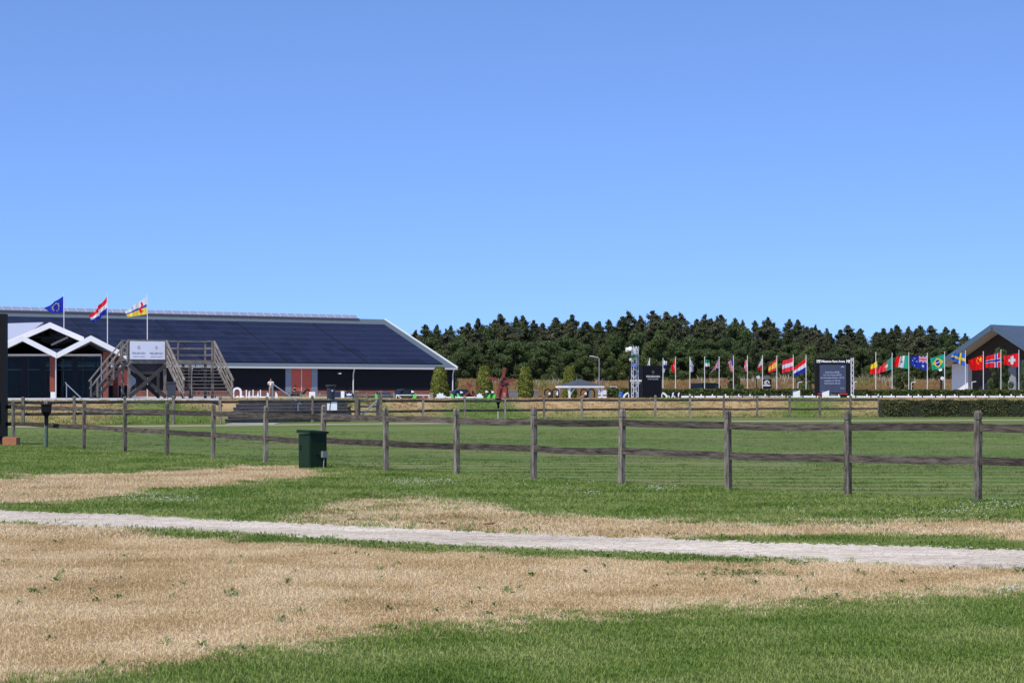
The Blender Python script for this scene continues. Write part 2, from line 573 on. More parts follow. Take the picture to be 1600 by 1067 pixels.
# ------------------------------------------------------------------ gravel path
def gravel_material():
    m = bpy.data.materials.new('pale_gravel'); m.use_nodes = True
    nt = m.node_tree; N = nt.nodes; L = nt.links
    b = N['Principled BSDF']; b.inputs['Roughness'].default_value = 0.95; b.inputs['Specular IOR Level'].default_value = 0.1
    ge = N.new('ShaderNodeNewGeometry')
    def nz(s, d, r, st=(1, 1, 1)):
        mp = N.new('ShaderNodeMapping'); mp.inputs['Scale'].default_value = st; L.new(ge.outputs['Position'], mp.inputs['Vector'])
        n = N.new('ShaderNodeTexNoise'); n.inputs['Scale'].default_value = s; n.inputs['Detail'].default_value = d; n.inputs['Roughness'].default_value = r
        L.new(mp.outputs[0], n.inputs['Vector']); return n.outputs['Fac']
    def ramp(f, a, ca, c, cc):
        r = N.new('ShaderNodeValToRGB'); e = r.color_ramp.elements
        e[0].position = a; e[0].color = ca; e[1].position = c; e[1].color = cc; L.new(f, r.inputs[0]); return r.outputs[0]
    def mul(a, c):
        x = N.new('ShaderNodeMix'); x.data_type = 'RGBA'; x.blend_type = 'MULTIPLY'; x.inputs['Factor'].default_value = 1
        L.new(a, x.inputs[6]); L.new(c, x.inputs[7]); return x.outputs[2]
    base = ramp(nz(0.7, 5, 0.6, (0.35, 1, 1)), 0.36, (0.46, 0.41, 0.345, 1), 0.64, (0.68, 0.615, 0.53, 1))
    spk = ramp(nz(26, 5, 0.8, (0.6, 0.5, 1)), 0.34, (0.70, 0.66, 0.61, 1), 0.54, (1, 1, 1, 1))
    spk2 = ramp(nz(7, 5, 0.75, (0.4, 1.0, 1)), 0.33, (0.66, 0.63, 0.58, 1), 0.55, (1, 1, 1, 1))
    L.new(mul(mul(base, spk), spk2), b.inputs['Base Color'])
    bp = N.new('ShaderNodeBump'); bp.inputs['Strength'].default_value = 0.5; bp.inputs['Distance'].default_value = 0.012
    L.new(nz(40, 5, 0.8), bp.inputs['Height']); L.new(bp.outputs[0], b.inputs['Normal'])
    return m
M_gravel = gravel_material()
pm = MB()
cols_ = list(np.arange(-1200, 3000, 6.0))
K = 9
pv = []
for p in cols_:
    jit0 = 0.8 * math.sin(p * 0.017) + 0.6 * math.sin(p * 0.059 + 1) + random.uniform(-2.0, 2.0)
    jit1 = 0.8 * math.sin(p * 0.021 + 2) + 0.6 * math.sin(p * 0.063) + random.uniform(-2.2, 2.2)
    d0 = DG(float(yU(p)) + jit0); d1 = DG(float(yL(p)) + jit1)
    for k in range(K):
        t = k / (K - 1)
        D = d0 + (d1 - d0) * t
        zz = 0.006 + 0.022 * math.sin(math.pi * t) + random.uniform(-0.0015, 0.0015)
        if k in (0, K - 1):
            zz = -0.015
        pv.append((XP(p, D), D, zz))
pm.add(pv, [(i * K + k, i * K + k + 1, (i + 1) * K + k + 1, (i + 1) * K + k) for i in range(len(cols_) - 1) for k in range(K - 1)])
path = struct(pm.build('gravel_path', M_gravel, smooth=True))

# ------------------------------------------------------------------ grass made of blades
def tuft_mesh(name, n, rad, h, w, m, lean=0.5, seed=0):
    r = random.Random(seed)
    b = MB()
    for i in range(n):
        a = r.uniform(0, 6.283); q = rad * math.sqrt(r.random())
        x, y = q * math.cos(a), q * math.sin(a)
        hh = h * r.uniform(0.55, 1.25); ww = w * r.uniform(0.7, 1.3)
        da = r.uniform(0, 6.283); dl = hh * lean * r.uniform(0.1, 1.0)
        fa = r.uniform(0, 6.283); fx, fy = math.cos(fa) * ww / 2, math.sin(fa) * ww / 2
        mx, my = x + math.cos(da) * dl * 0.35, y + math.sin(da) * dl * 0.35
        ex, ey = x + math.cos(da) * dl, y + math.sin(da) * dl
        b.add([(x - fx, y - fy, -0.01), (x + fx, y + fy, -0.01), (mx + fx * 0.8, my + fy * 0.8, hh * 0.6), (mx - fx * 0.8, my - fy * 0.8, hh * 0.6), (ex, ey, hh)],
              [(0, 1, 2, 3), (3, 2, 4)])
    return b.mesh(name, m)

def weed_mesh(name, m, seed=0, n=9, L=0.042, up=0.6):
    r = random.Random(seed)
    b = MB()
    for i in range(n):
        a = r.uniform(0, 6.283); l = L * r.uniform(0.5, 1.2); w = l * 0.3
        c, s_ = math.cos(a), math.sin(a); e = r.uniform(0.15, up) * 1.6
        p0 = (0, 0, 0); mid = (c * l * 0.5, s_ * l * 0.5, l * e * 0.7); tip = (c * l, s_ * l, l * e * 0.8)
        b.add([p0, (mid[0] - s_ * w / 2, mid[1] + c * w / 2, mid[2]), tip, (mid[0] + s_ * w / 2, mid[1] - c * w / 2, mid[2])], [(0, 1, 2, 3)])
    return b.mesh(name, m)

def blade_mat(name, c0, c1, c2, trans=0.3):
    m = bpy.data.materials.new(name); m.use_nodes = True
    nt = m.node_tree; N = nt.nodes; L = nt.links
    b = N['Principled BSDF']; b.inputs['Roughness'].default_value = 0.6; b.inputs['Specular IOR Level'].default_value = 0.2
    oi = N.new('ShaderNodeObjectInfo'); ge = N.new('ShaderNodeNewGeometry')
    nz = N.new('ShaderNodeTexNoise'); nz.inputs['Scale'].default_value = 0.8; nz.inputs['Detail'].default_value = 4
    L.new(ge.outputs['Position'], nz.inputs['Vector'])
    ad = N.new('ShaderNodeMath'); ad.operation = 'ADD'
    mu = N.new('ShaderNodeMath'); mu.operation = 'MULTIPLY'; mu.inputs[1].default_value = 0.5
    L.new(ge.outputs['Random Per Island'], mu.inputs[0])
    mu2 = N.new('ShaderNodeMath'); mu2.operation = 'MULTIPLY_ADD'; mu2.inputs[1].default_value = 1.9; mu2.inputs[2].default_value = -0.7
    L.new(nz.outputs['Fac'], mu2.inputs[0])
    L.new(mu.outputs[0], ad.inputs[0]); L.new(mu2.outputs[0], ad.inputs[1])
    ad2 = N.new('ShaderNodeMath'); ad2.operation = 'MULTIPLY_ADD'; ad2.inputs[1].default_value = 0.25
    L.new(oi.outputs['Random'], ad2.inputs[0]); L.new(ad.outputs[0], ad2.inputs[2])
    rp = N.new('ShaderNodeValToRGB'); e = rp.color_ramp.elements
    e[0].position = 0.15; e[0].color = c0; e[1].position = 0.95; e[1].color = c2
    k = e.new(0.55); k.color = c1
    L.new(ad2.outputs[0], rp.inputs['Fac']); L.new(rp.outputs['Color'], b.inputs['Base Color'])
    t = N.new('ShaderNodeBsdfTranslucent'); L.new(rp.outputs['Color'], t.inputs['Color'])
    mx = N.new('ShaderNodeMixShader'); mx.inputs[0].default_value = trans
    L.new(b.outputs[0], mx.inputs[1]); L.new(t.outputs[0], mx.inputs[2]); L.new(mx.outputs[0], N['Material Output'].inputs['Surface'])
    return m

def scatter(name, pts, proto_mesh, smin, smax, label=None):
    """one 'stuff' object: a cloud of points, a tuft instanced on every point"""
    po = bpy.data.objects.new(name + '_tuft', proto_mesh)     # source of the instances, not linked to the scene
    me = bpy.data.meshes.new(name)
    me.vertices.add(len(pts)); me.vertices.foreach_set('co', np.asarray(pts, np.float32).ravel()); me.update()
    o = link(name, me); o['kind'] = 'stuff'
    g = bpy.data.node_groups.new(name, 'GeometryNodeTree')
    g.interface.new_socket('Geometry', in_out='INPUT', socket_type='NodeSocketGeometry')
    g.interface.new_socket('Geometry', in_out='OUTPUT', socket_type='NodeSocketGeometry')
    N = g.nodes; L = g.links
    gi = N.new('NodeGroupInput'); go = N.new('NodeGroupOutput')
    mp = N.new('GeometryNodeMeshToPoints')
    ip = N.new('GeometryNodeInstanceOnPoints')
    ob = N.new('GeometryNodeObjectInfo'); ob.inputs['Object'].default_value = po
    rr = N.new('FunctionNodeRandomValue'); rr.data_type = 'FLOAT_VECTOR'
    rr.inputs[0].default_value = (-0.15, -0.15, 0); rr.inputs[1].default_value = (0.15, 0.15, 6.283)
    rs = N.new('FunctionNodeRandomValue'); rs.data_type = 'FLOAT'
    rs.inputs[2].default_value = smin; rs.inputs[3].default_value = smax
    L.new(gi.outputs[0], mp.inputs[0]); L.new(mp.outputs[0], ip.inputs['Points']); L.new(ob.outputs['Geometry'], ip.inputs['Instance'])
    L.new(rr.outputs[0], ip.inputs['Rotation']); L.new(rs.outputs[1], ip.inputs['Scale']); L.new(ip.outputs[0], go.inputs[0])
    md = o.modifiers.new('scatter', 'NODES'); md.node_group = g
    if label:
        o['label'] = label
    return o

M_bg = blade_mat('green_blades', (0.085, 0.142, 0.021, 1), (0.162, 0.250, 0.044, 1), (0.31, 0.36, 0.11, 1))
M_bd = blade_mat('dry_blades', (0.38, 0.27, 0.13, 1), (0.63, 0.48, 0.26, 1), (0.78, 0.65, 0.42, 1))
M_wd = blade_mat('weed_leaves', (0.07, 0.115, 0.028, 1), (0.11, 0.18, 0.045, 1), (0.17, 0.24, 0.07, 1))

def sample(n_m2, y0, y1):
    """points in the camera's wedge of ground (and a few metres to each side)"""
    area = 0; n = 0
    hw = lambda y: 0.262 * y + 4.5
    tot = int(n_m2 * (y1 - y0) * (hw(y0) + hw(y1)))
    y = rng.uniform(y0, y1, tot * 2)
    keep = rng.uniform(0, 1, tot * 2) < hw(y) / hw(y1)
    y = y[keep][:tot]
    x = rng.uniform(-1, 1, len(y)) * hw(y)
    return x, y

gp, dp, wp = [], [], []
for dens, y0, y1, s in ((560, 9.0, 15, 0), (400, 15, 21, 0), (200, 21, 30, 1), (110, 30, 46, 1), (45, 46, 64, 1)):
    x, y = sample(dens, y0, y1)
    px = 800 + F * x / y; py = HY + F * CH / y
    on_path = (py > yU(px) + 1.5 + np.abs(rng.normal(size=len(px))) * 2.2 + 1.5 * wob(x, y, 2.0, 3)) & (py < yL(px) - 1.0 - np.abs(rng.normal(size=len(px))) * 2.6 - 2.0 * wob(x, y, 1.7, 5))
    beyond = py < near_fence_row(px) - 2
    dr = dryness(x, y)
    isdry = rng.uniform(0, 1, len(x)) < np.clip(dr * 1.08 - 0.03 + 0.35 * wob(x, y, 5.0, 9) * (dr * (1 - dr)) * 4, 0, 1)
    z = np.zeros_like(x)
    P = np.stack([x, y, z], 1)
    ok = ~on_path & ~beyond
    gp.append((s, P[ok & ~isdry])); dp.append((s, P[ok & isdry]))
# short mown turf beyond the near fence
fx_, fy_ = [], []
for dens, y0, y1 in ((34, 27, 48), (16, 48, 78)):
    x, y = sample(dens, y0, y1)
    k = (HY + F * CH / y) < near_fence_row(800 + F * x / y) + 1
    fx_.append(x[k]); fy_.append(y[k])
fx_, fy_ = np.concatenate(fx_), np.concatenate(fy_)
line = np.sin(fy_ * 4.6 + 0.6 * np.sin(fx_ * 0.15) + 0.25 * fx_) > -0.1
kk = line & (wob(fx_, fy_, 0.6, 11) > -0.55)
M_bf = blade_mat('field_blades', (0.062, 0.118, 0.020, 1), (0.115, 0.180, 0.040, 1), (0.22, 0.25, 0.09, 1))
scatter('field_grass', np.stack([fx_, fy_, 0 * fx_], 1)[kk], tuft_mesh('field_tuft', 14, 0.14, 0.022, 0.012, M_bf, 1.2, 21), 0.6, 1.3, 'short mown grass of the field')
T_g0 = tuft_mesh('lawn_tuft', 20, 0.050, 0.030, 0.0042, M_bg, 0.9, 1)
T_g1 = tuft_mesh('verge_tuft', 20, 0.10, 0.038, 0.0085, M_bg, 1.0, 2)
T_d0 = tuft_mesh('straw_tuft', 20, 0.055, 0.023, 0.0040, M_bd, 1.4, 3)
T_d1 = tuft_mesh('verge_straw_tuft', 20, 0.10, 0.032, 0.0085, M_bd, 1.2, 4)
for s, T, nm in ((0, T_g0, 'lawn_grass'), (1, T_g1, 'verge_grass')):
    scatter(nm, np.concatenate([p for q, p in gp if q == s]), T, 0.6, 1.35, 'green mown grass')
for s, T, nm in ((0, T_d0, 'dry_grass'), (1, T_d1, 'verge_dry_grass')):
    scatter(nm, np.concatenate([p for q, p in dp if q == s]), T, 0.6, 1.35, 'sun-bleached dry grass')
# weeds growing in the dry grass and along the path edge
wl_ = [(88, 908), (97, 899), (70, 921), (50, 925), (154, 908), (30, 943), (60, 928), (185, 905), (142, 929), (186, 937), (8, 878), (90, 848), (452, 910), (360, 931), (365, 926), (434, 966), (440, 972), (467, 957), (373, 1016), (258, 1008), (310, 1010),
       (605, 955), (688, 955), (725, 953), (768, 960), (792, 927), (793, 922), (808, 918), (880, 965), (1025, 917), (1246, 912), (1152, 898), (1155, 930), (1345, 897), (1410, 911), (1445, 923), (1403, 896), (1490, 888), (1296, 938), (1180, 912), (1060, 898), (1045, 902),
       (150, 940), (600, 890), (622, 882), (560, 868), (755, 874), (825, 900), (915, 896), (940, 885), (1590, 895), (1570, 985)]
wpts = []
for a, b_ in wl_:
    for k in range(random.randint(2, 4)):
        D = DG(b_ + random.uniform(-2.5, 2.5)); wpts.append((XP(a + random.uniform(-8, 8), D), D, 0.0))
x, y = sample(1.8, 11, 27)
dr = dryness(x, y)
clump = wob(x, y, 0.9, 6) > -0.1
wpts += [(a, b_, 0) for a, b_, q, cl in zip(x, y, dr, clump) if q > 0.5 and cl]
for p in np.arange(225, 1260, 1.5):
    if random.random() < 0.75:
        D = DG(float(yL(p)) + random.uniform(-2.0, 5)); wpts.append((XP(p, D), D, 0))
for p in np.arange(0, 1600, 3):
    if random.random() < (0.5 if p < 480 or p > 1040 else 0.15):
        D = DG(float(yU(p)) - random.uniform(0, 5)); wpts.append((XP(p, D), D, 0))
for p in range(60):                                  # dark clump right of centre
    D = DG(random.gauss(899, 3)); wpts.append((XP(random.gauss(1160, 42), D), D, 0))
scatter('weeds', wpts, weed_mesh('weed', M_wd, 5), 0.5, 1.5, 'dark green broadleaf weeds in the dry grass')
# loose stones on the path
spts = []
for k in range(3500):
    p = random.uniform(-120, 1720); u = random.random()
    d0, d1 = DG(float(yU(p))), DG(float(yL(p)))
    D = d0 + (d1 - d0) * u
    spts.append((XP(p, D), D, 0.006 + 0.022 * math.sin(math.pi * u)))
sm_ = MB(); sm_.lathe([(0.006, -0.004), (0.011, 0.002), (0.008, 0.008), (0.002, 0.010)], 6)
scatter('path_stones', spts, sm_.mesh('stone', mat('stone_grey', (0.50, 0.45, 0.40, 1), 0.9, 0.3, 40)), 0.3, 1.1, 'loose pale stones on the gravel path')
# white clover
cpts = []
for cx, cy, sx_, sy_, n in ((655, 756, 40, 2.5, 170), (255, 783, 42, 4, 200), (1030, 767, 18, 2, 60), (930, 775, 40, 3, 40), (1560, 794, 45, 4, 120), (1480, 806, 50, 4, 70), (830, 760, 120, 6, 80), (1240, 798, 40, 4, 20), (1580, 931, 16, 2, 40)):
    for k in range(n):
        D = DG(random.gauss(cy, sy_)); cpts.append((XP(random.gauss(cx, sx_), D), D, random.uniform(0.045, 0.07)))
fl = MB(); fl.lathe([(0.002, -0.006), (0.010, -0.002), (0.009, 0.007), (0.003, 0.011)], 6)
scatter('clover_flowers', cpts, fl.mesh('clover', mat('clover_white', (0.50, 0.50, 0.44, 1), 0.8)), 0.35, 0.85, 'white clover flowers in the verge')
lpts = []
for cx, cy, n in ((482, 813, 14), (553, 814, 16), (612, 817, 6), (672, 821, 20), (690, 822, 12), (1078, 795, 8), (390, 779, 8), (853, 822, 5), (760, 823, 16), (770, 822, 10), (1172, 760, 6)):
    for k in range(n):
        D = DG(random.gauss(cy, 1.0)); lpts.append((XP(random.gauss(cx, 5 if n > 8 else 2), D), D, 0.03))
scatter('fallen_leaves', lpts, weed_mesh('dead_leaf', mat('dead_leaf_brown', (0.22, 0.085, 0.035, 1), 0.8), 9, 3, 0.07, 0.3), 0.6, 1.3, 'brown fallen leaves beside the path')
# ------------------------------------------------------------------ near fence
def post_mesh(w, h, groove=True, sink=0.25):
    b = MB()
    a = w / 2
    rings = [(a, -sink), (a * 0.98, h - 0.155)]
    if groove:
        rings += [(a * 0.80, h - 0.150), (a * 0.80, h - 0.132), (a * 0.99, h - 0.128), (a * 0.98, h - 0.035), (a * 0.62, h), ]
    else:
        rings += [(a * 0.98, h - 0.02), (a * 0.8, h)]
    pts = []
    for r, z in rings:
        pts += [(-r, -r, z), (r, -r, z), (r, r, z), (-r, r, z)]
    fs = []
    for k in range(len(rings) - 1):
        for i in range(4):
            j = (i + 1) % 4
            fs.append((k * 4 + i, k * 4 + j, k * 4 + 4 + j, k * 4 + 4 + i))
    fs.append((3, 2, 1, 0)); n = len(rings) * 4
    fs.append((n - 4, n - 3, n - 2, n - 1))
    b.add(pts, fs)
    return b.mesh('post', M_wood)

def rail_mesh(L, h, t, seed):
    """a sawn rail with slightly uneven edges; runs along x"""
    r = random.Random(seed)
    n = 7
    pts = []
    sag = r.uniform(-0.012, 0.022)
    for i in range(n):
        u = i / (n - 1)
        x = -L / 2 + L * u
        dz = -sag * math.sin(math.pi * u) + r.uniform(-0.004, 0.004)
        hh = h * r.uniform(0.95, 1.05) / 2
        dy = r.uniform(-0.003, 0.003)
        pts += [(x, -t / 2 + dy, dz - hh), (x, t / 2 + dy, dz - hh), (x, t / 2 + dy, dz + hh), (x, -t / 2 + dy, dz + hh)]
    fs = [(0, 3, 2, 1), (4 * n - 4, 4 * n - 3, 4 * n - 2, 4 * n - 1)]
    for k in range(n - 1):
        for i in range(4):
            j = (i + 1) % 4
            fs.append((k * 4 + i, k * 4 + j, k * 4 + 4 + j, k * 4 + 4 + i))
    b = MB(); b.add(pts, fs)
    return b.mesh('rail', M_rail)

posts = []
NFX = NF[:1] + [NF[1], (72, 698.6)] + NF[2:]
TOPS = {21: 626, 72: 626.5, 131: 627, 195: 627, 261: 628, 333: 631, 415: 634, 505: 632.5, 603: 637, 714: 638, 834: 636, 971: 639, 1138: 640.5, 1325: 642, 1528: 641}
for p, r_ in NFX:
    D = DG(r_)
    h = ZP(TOPS[p], D) if p in TOPS else 1.3
    posts.append((XP(p, D), D, h, p))
fence = thing('paddock_fence', 'weathered grey two-rail timber fence in front of the mown field', 'fence', (posts[8][0], posts[8][1], 0))
o0 = Vector((posts[8][0], posts[8][1], 0))
RT = {21: (635.5, 662), 131: (639, 667), 195: (642, 671), 261: (644, 675), 333: (646, 679), 415: (649, 685), 505: (651, 688), 603: (654, 692.5), 714: (657, 697), 834: (658.5, 700.5), 971: (660.5, 704.5), 1138: (664, 712), 1325: (666.5, 716), 1528: (668, 719.5)}
rk = sorted(RT)
for i, (x, y, h, p) in enumerate(posts):
    ang = math.atan2(posts[min(i + 1, len(posts) - 1)][1] - posts[max(i - 1, 0)][1], posts[min(i + 1, len(posts) - 1)][0] - posts[max(i - 1, 0)][0])
    q = link('post', post_mesh(0.085, h), fence, Vector((x, y, 0)) - o0, ang + random.uniform(-0.06, 0.06))
    q.rotation_euler[0] = random.uniform(-0.014, 0.014); q.rotation_euler[1] = random.uniform(-0.014, 0.014)
    if i + 1 < len(posts):
        x2, y2, h2, p2 = posts[i + 1]
        for lv in (0, 1):
            def zr(pp, D):
                if rk[0] <= pp <= rk[-1]:
                    return ZP(np.interp(pp, rk, [RT[k][lv] for k in rk]), D)
                return (1.05, 0.55)[lv]
            z1, z2 = zr(p, y) + random.uniform(-0.006, 0.006), zr(p2, y2) + random.uniform(-0.006, 0.006)
            L_ = math.hypot(x2 - x, y2 - y)
            rr = link('rail', rail_mesh(math.hypot(L_, z2 - z1) - 0.02, 0.115, 0.042, i * 2 + lv), fence, (Vector(((x + x2) / 2, (y + y2) / 2 + 0.005, (z1 + z2) / 2)) - o0))
            rr.rotation_euler = (0, -math.atan2(z2 - z1, L_), math.atan2(y2 - y, x2 - x))

# ------------------------------------------------------------------ second fence at the foot of the bank, with its gate
F2L = [-130, -45, 36, 116, 195, 271, 344, 417, 488]
F2R = [661, 726, 789, 850, 909, 968, 1024, 1078, 1131, 1183, 1234, 1281, 1329, 1373]
def w2(p):
    D = float(D2(p)); return XP(p, D), D
fx, fy = w2(789)
fence2 = thing('bank_fence', 'far grey two-rail timber fence along the foot of the grassy bank', 'fence', (fx, fy, 0))
o2 = Vector((fx, fy, 0))
pm_ = post_mesh(0.14, 1.35, True)
pg_ = post_mesh(0.22, 1.62, True)
def fence2_run(plist, big=()):
    for i, p in enumerate(plist):
        x, y = w2(p)
        link('post', pg_ if p in big else pm_, fence2, Vector((x, y, random.uniform(-0.03, 0.02))) - o2, random.uniform(-0.1, 0.1))
        if i + 1 < len(plist):
            x2, y2 = w2(plist[i + 1])
            L_ = math.hypot(x2 - x, y2 - y)
            for lv, z in ((0, 1.06), (1, 0.52)):
                q = link('rail', rail_mesh(L_ - 0.1, 0.13, 0.045, 500 + p * 2 + lv), fence2, Vector(((x + x2) / 2, (y + y2) / 2 + 0.01, z + random.uniform(-0.012, 0.012))) - o2)
                q.rotation_euler = (0, random.uniform(-0.004, 0.004), math.atan2(y2 - y, x2 - x))
fence2_run(F2L + [557], big=(557,))
fence2_run([594] + F2R, big=(594,))
gx, gy = w2(559.5); gx2, gy2 = w2(591.5)
gate = thing('field_gate', 'low grey timber gate with a pale diagonal brace between two thick posts', 'gate', (gx, gy, 0), math.atan2(gy2 - gy, gx2 - gx))
gl = math.hypot(gx2 - gx, gy2 - gy)
for z in (0.50, 0.78, 1.06):
    MB().bb(0.08, gl - 0.08, -0.02, 0.02, z - 0.045, z + 0.045).build('bar', M_wood2, gate)
for x in (0.04, gl - 0.14):
    MB().bb(x, x + 0.1, -0.03, 0.03, 0.2, 1.16).build('stile', M_wood2, gate)
MB().beam((0.15, -0.045, 0.28), (gl - 0.15, -0.045, 1.06), 0.03, 0.09).build('brace', mat('pale_timber', (0.5, 0.47, 0.42, 1), 0.8, 0.1), gate)
sx_, sy_ = w2(519)
sgn = thing('notice_board', 'small blank white notice board fixed to the far fence rail', 'sign', (sx_, sy_ - 0.06, 0.0))
MB().bb(-0.26, 0.26, -0.015, 0.015, 0.60, 0.95).build('board', M_white, sgn)
MB().bb(-0.26, 0.26, -0.012, 0.018, 0.953, 1.03).build('header', mat('sign_blue_grey', lin(120, 150, 185), 0.5), sgn)

# ------------------------------------------------------------------ timber steps in the bank
so = Vector((XP(444, float(D2(444))), float(D2(444)), 0))
stp = thing('bank_steps', 'wide grey timber steps let into the bank behind the far fence', 'steps', so)
ST = 6
def slab(a, b_, o0_, o1_, z0, z1):
    """plank parallel to the fence between two photograph columns, o0_..o1_ metres behind it"""
    c = [(XP(p, float(D2(p))), float(D2(p)) + o) for p, o in ((a, o0_), (b_, o0_), (b_, o1_), (a, o1_))]
    v = [(x - so.x, y - so.y, z) for z in (z0, z1) for x, y in c]
    return MB().add(v, [(0, 3, 2, 1), (4, 5, 6, 7), (0, 1, 5, 4), (1, 2, 6, 5), (2, 3, 7, 6), (3, 0, 4, 7)])
for k in range(ST):
    z = PLAT * (k + 1) / ST + 0.02
    y0 = 1.1 + k * 0.98
    slab(346, 543 - 3 * k, y0, y0 + 1.12, z - 0.06, z).build('tread', M_wood2, stp)
    slab(346.5, 542.5 - 3 * k, y0 + 0.06, y0 + 0.13, z - PLAT / ST - 0.02, z - 0.062).build('riser', M_wood2, stp)
pv_ = MB().bb(XP(356, 96), XP(432, 96), 95.2, 97.6, -0.05, 0.03).build('paved_landing', mat('paving', (0.36, 0.35, 0.33, 1), 0.9, 0.12, 2))
struct(pv_)

def handrail(name, label, pts, base, feet):
    t = thing(name, label, 'handrail', base)
    b0 = Vector(base)
    MB().tube([Vector(p) - b0 for p in pts], 0.03, 8).build('rail', M_steel, t)
    for f, top in feet:
        MB().cyl(Vector(f) - b0, Vector(top) - b0, 0.028).build('post', M_steel, t)
def P3(px, py, D): return (XP(px, D), D, ZP(py, D))
handrail('handrail', 'sloping galvanised handrail at the head of the timber steps', [P3(426.5, 600, 108), P3(460, 623.5, 103.5), P3(470, 631, 101.5)], (XP(425, 108), 108, PLAT),
         [((XP(426.5, 108), 108, PLAT), P3(426.5, 600, 108)), ((XP(466, 102.5), 102.5, 0.55), P3(466, 628, 102.5))])
MB_ = MB().bb(-0.045, 0.045, -0.045, 0.045, 0, 0.92)
tag(MB_.build('bollard_post', M_wood2, None, (XP(425.5, 109), 109, PLAT)), 'square grey post standing beside the handrail above the timber steps', 'post')
handrail('handrail', 'sloping steel handrail in front of the glass pavilion', [P3(102, 597, 118), P3(104, 600, 118), P3(128, 623, 114)], (XP(104, 118), 118, PLAT),
         [((XP(104, 118), 118, PLAT), P3(104, 600, 118)), ((XP(127, 114.2), 114.2, PLAT - 0.05), P3(127, 622, 114.2))])

# ------------------------------------------------------------------ paved terrace
tb = MB()
ts = []
for p in np.arange(-120, 352, 8.0):
    d0 = float(D2(p)) + 7.0
    ts.append(((XP(p, d0), d0), (XP(p, 158), 158)))
vv = []
for (a, b_) in ts:
    vv += [(a[0], a[1], PLAT - 0.1), (a[0], a[1], PLAT + 0.03), (b_[0], b_[1], PLAT + 0.03)]
tb.add(vv, [(i * 3, i * 3 + 3, i * 3 + 4, i * 3 + 1) for i in range(len(ts) - 1)] + [(i * 3 + 1, i * 3 + 4, i * 3 + 5, i * 3 + 2) for i in range(len(ts) - 1)])
struct(tb.build('terrace_paving', mat('terrace_slabs', (0.40, 0.385, 0.37, 1), 0.85, 0.1, 1.5)))
TZ = PLAT + 0.03

# ------------------------------------------------------------------ riding hall (big barn)
BC = Vector((XP(713, 245), 245, ARENA))
ua = Vector((-0.83, -0.558, 0)).normalized()          # along the eave, to the left
ub = Vector((-0.558, 0.83, 0)).normalized()           # into the depth
brz = math.atan2(-ua.y, -ua.x)                        # local +x points to the right end; local +y to the back
barn = thing('riding_hall', 'long low black-boarded riding hall with solar panels across its slate-blue roof', 'building', BC, brz)
BL, BW = 82.0, 17.6 * 2
EZ, RZ = ZP(576.3, 245) - ARENA, ZP(501, 259.6) - ARENA
M_board = mat('black_boarding', (0.012, 0.013, 0.017, 1), 0.75, 0.25, 1.0, stretch=(0.1, 0.1, 14), spec=0.2)
M_brick = None
def brick_material(name):
    m = bpy.data.materials.new(name); m.use_nodes = True
    nt = m.node_tree; N = nt.nodes; L = nt.links
    b = N['Principled BSDF']; b.inputs['Roughness'].default_value = 0.9
    tc = N.new('ShaderNodeTexCoord'); sp = N.new('ShaderNodeSeparateXYZ'); cb = N.new('ShaderNodeCombineXYZ')
    L.new(tc.outputs['Object'], sp.inputs[0]); L.new(sp.outputs['X'], cb.inputs[0]); L.new(sp.outputs['Z'], cb.inputs[1])
    br = N.new('ShaderNodeTexBrick'); br.inputs['Scale'].default_value = 1
    br.inputs['Brick Width'].default_value = 0.42; br.inputs['Row Height'].default_value = 0.15; br.inputs['Mortar Size'].default_value = 0.012
    br.inputs['Color1'].default_value = (0.34, 0.085, 0.050, 1); br.inputs['Color2'].default_value = (0.19, 0.055, 0.038, 1); br.inputs['Mortar'].default_value = (0.42, 0.30, 0.25, 1)
    L.new(cb.outputs[0], br.inputs['Vector'])
    nz = N.new('ShaderNodeTexNoise'); nz.inputs['Scale'].default_value = 1.7; nz.inputs['Detail'].default_value = 5
    L.new(tc.outputs['Object'], nz.inputs['Vector'])
    mx = N.new('ShaderNodeMix'); mx.data_type = 'RGBA'; mx.blend_type = 'OVERLAY'; mx.inputs['Factor'].default_value = 0.5
    L.new(br.outputs['Color'], mx.inputs[6]); L.new(nz.outputs['Color'], mx.inputs[7]); L.new(mx.outputs[2], b.inputs['Base Color'])
    return m
M_brick = brick_material('red_brick')
M_roof = mat('slate_blue_roof', lin(84, 97, 106), 0.65, 0.10, 0.6, stretch=(6, 0.2, 1), spec=0.3)
M_fascia = mat('blue_grey_fascia', lin(120, 138, 155), 0.5, 0.06, 1)
M_wtrim = mat('white_trim', (0.72, 0.72, 0.7, 1), 0.45)
PL = 1.62
ov = 0.32
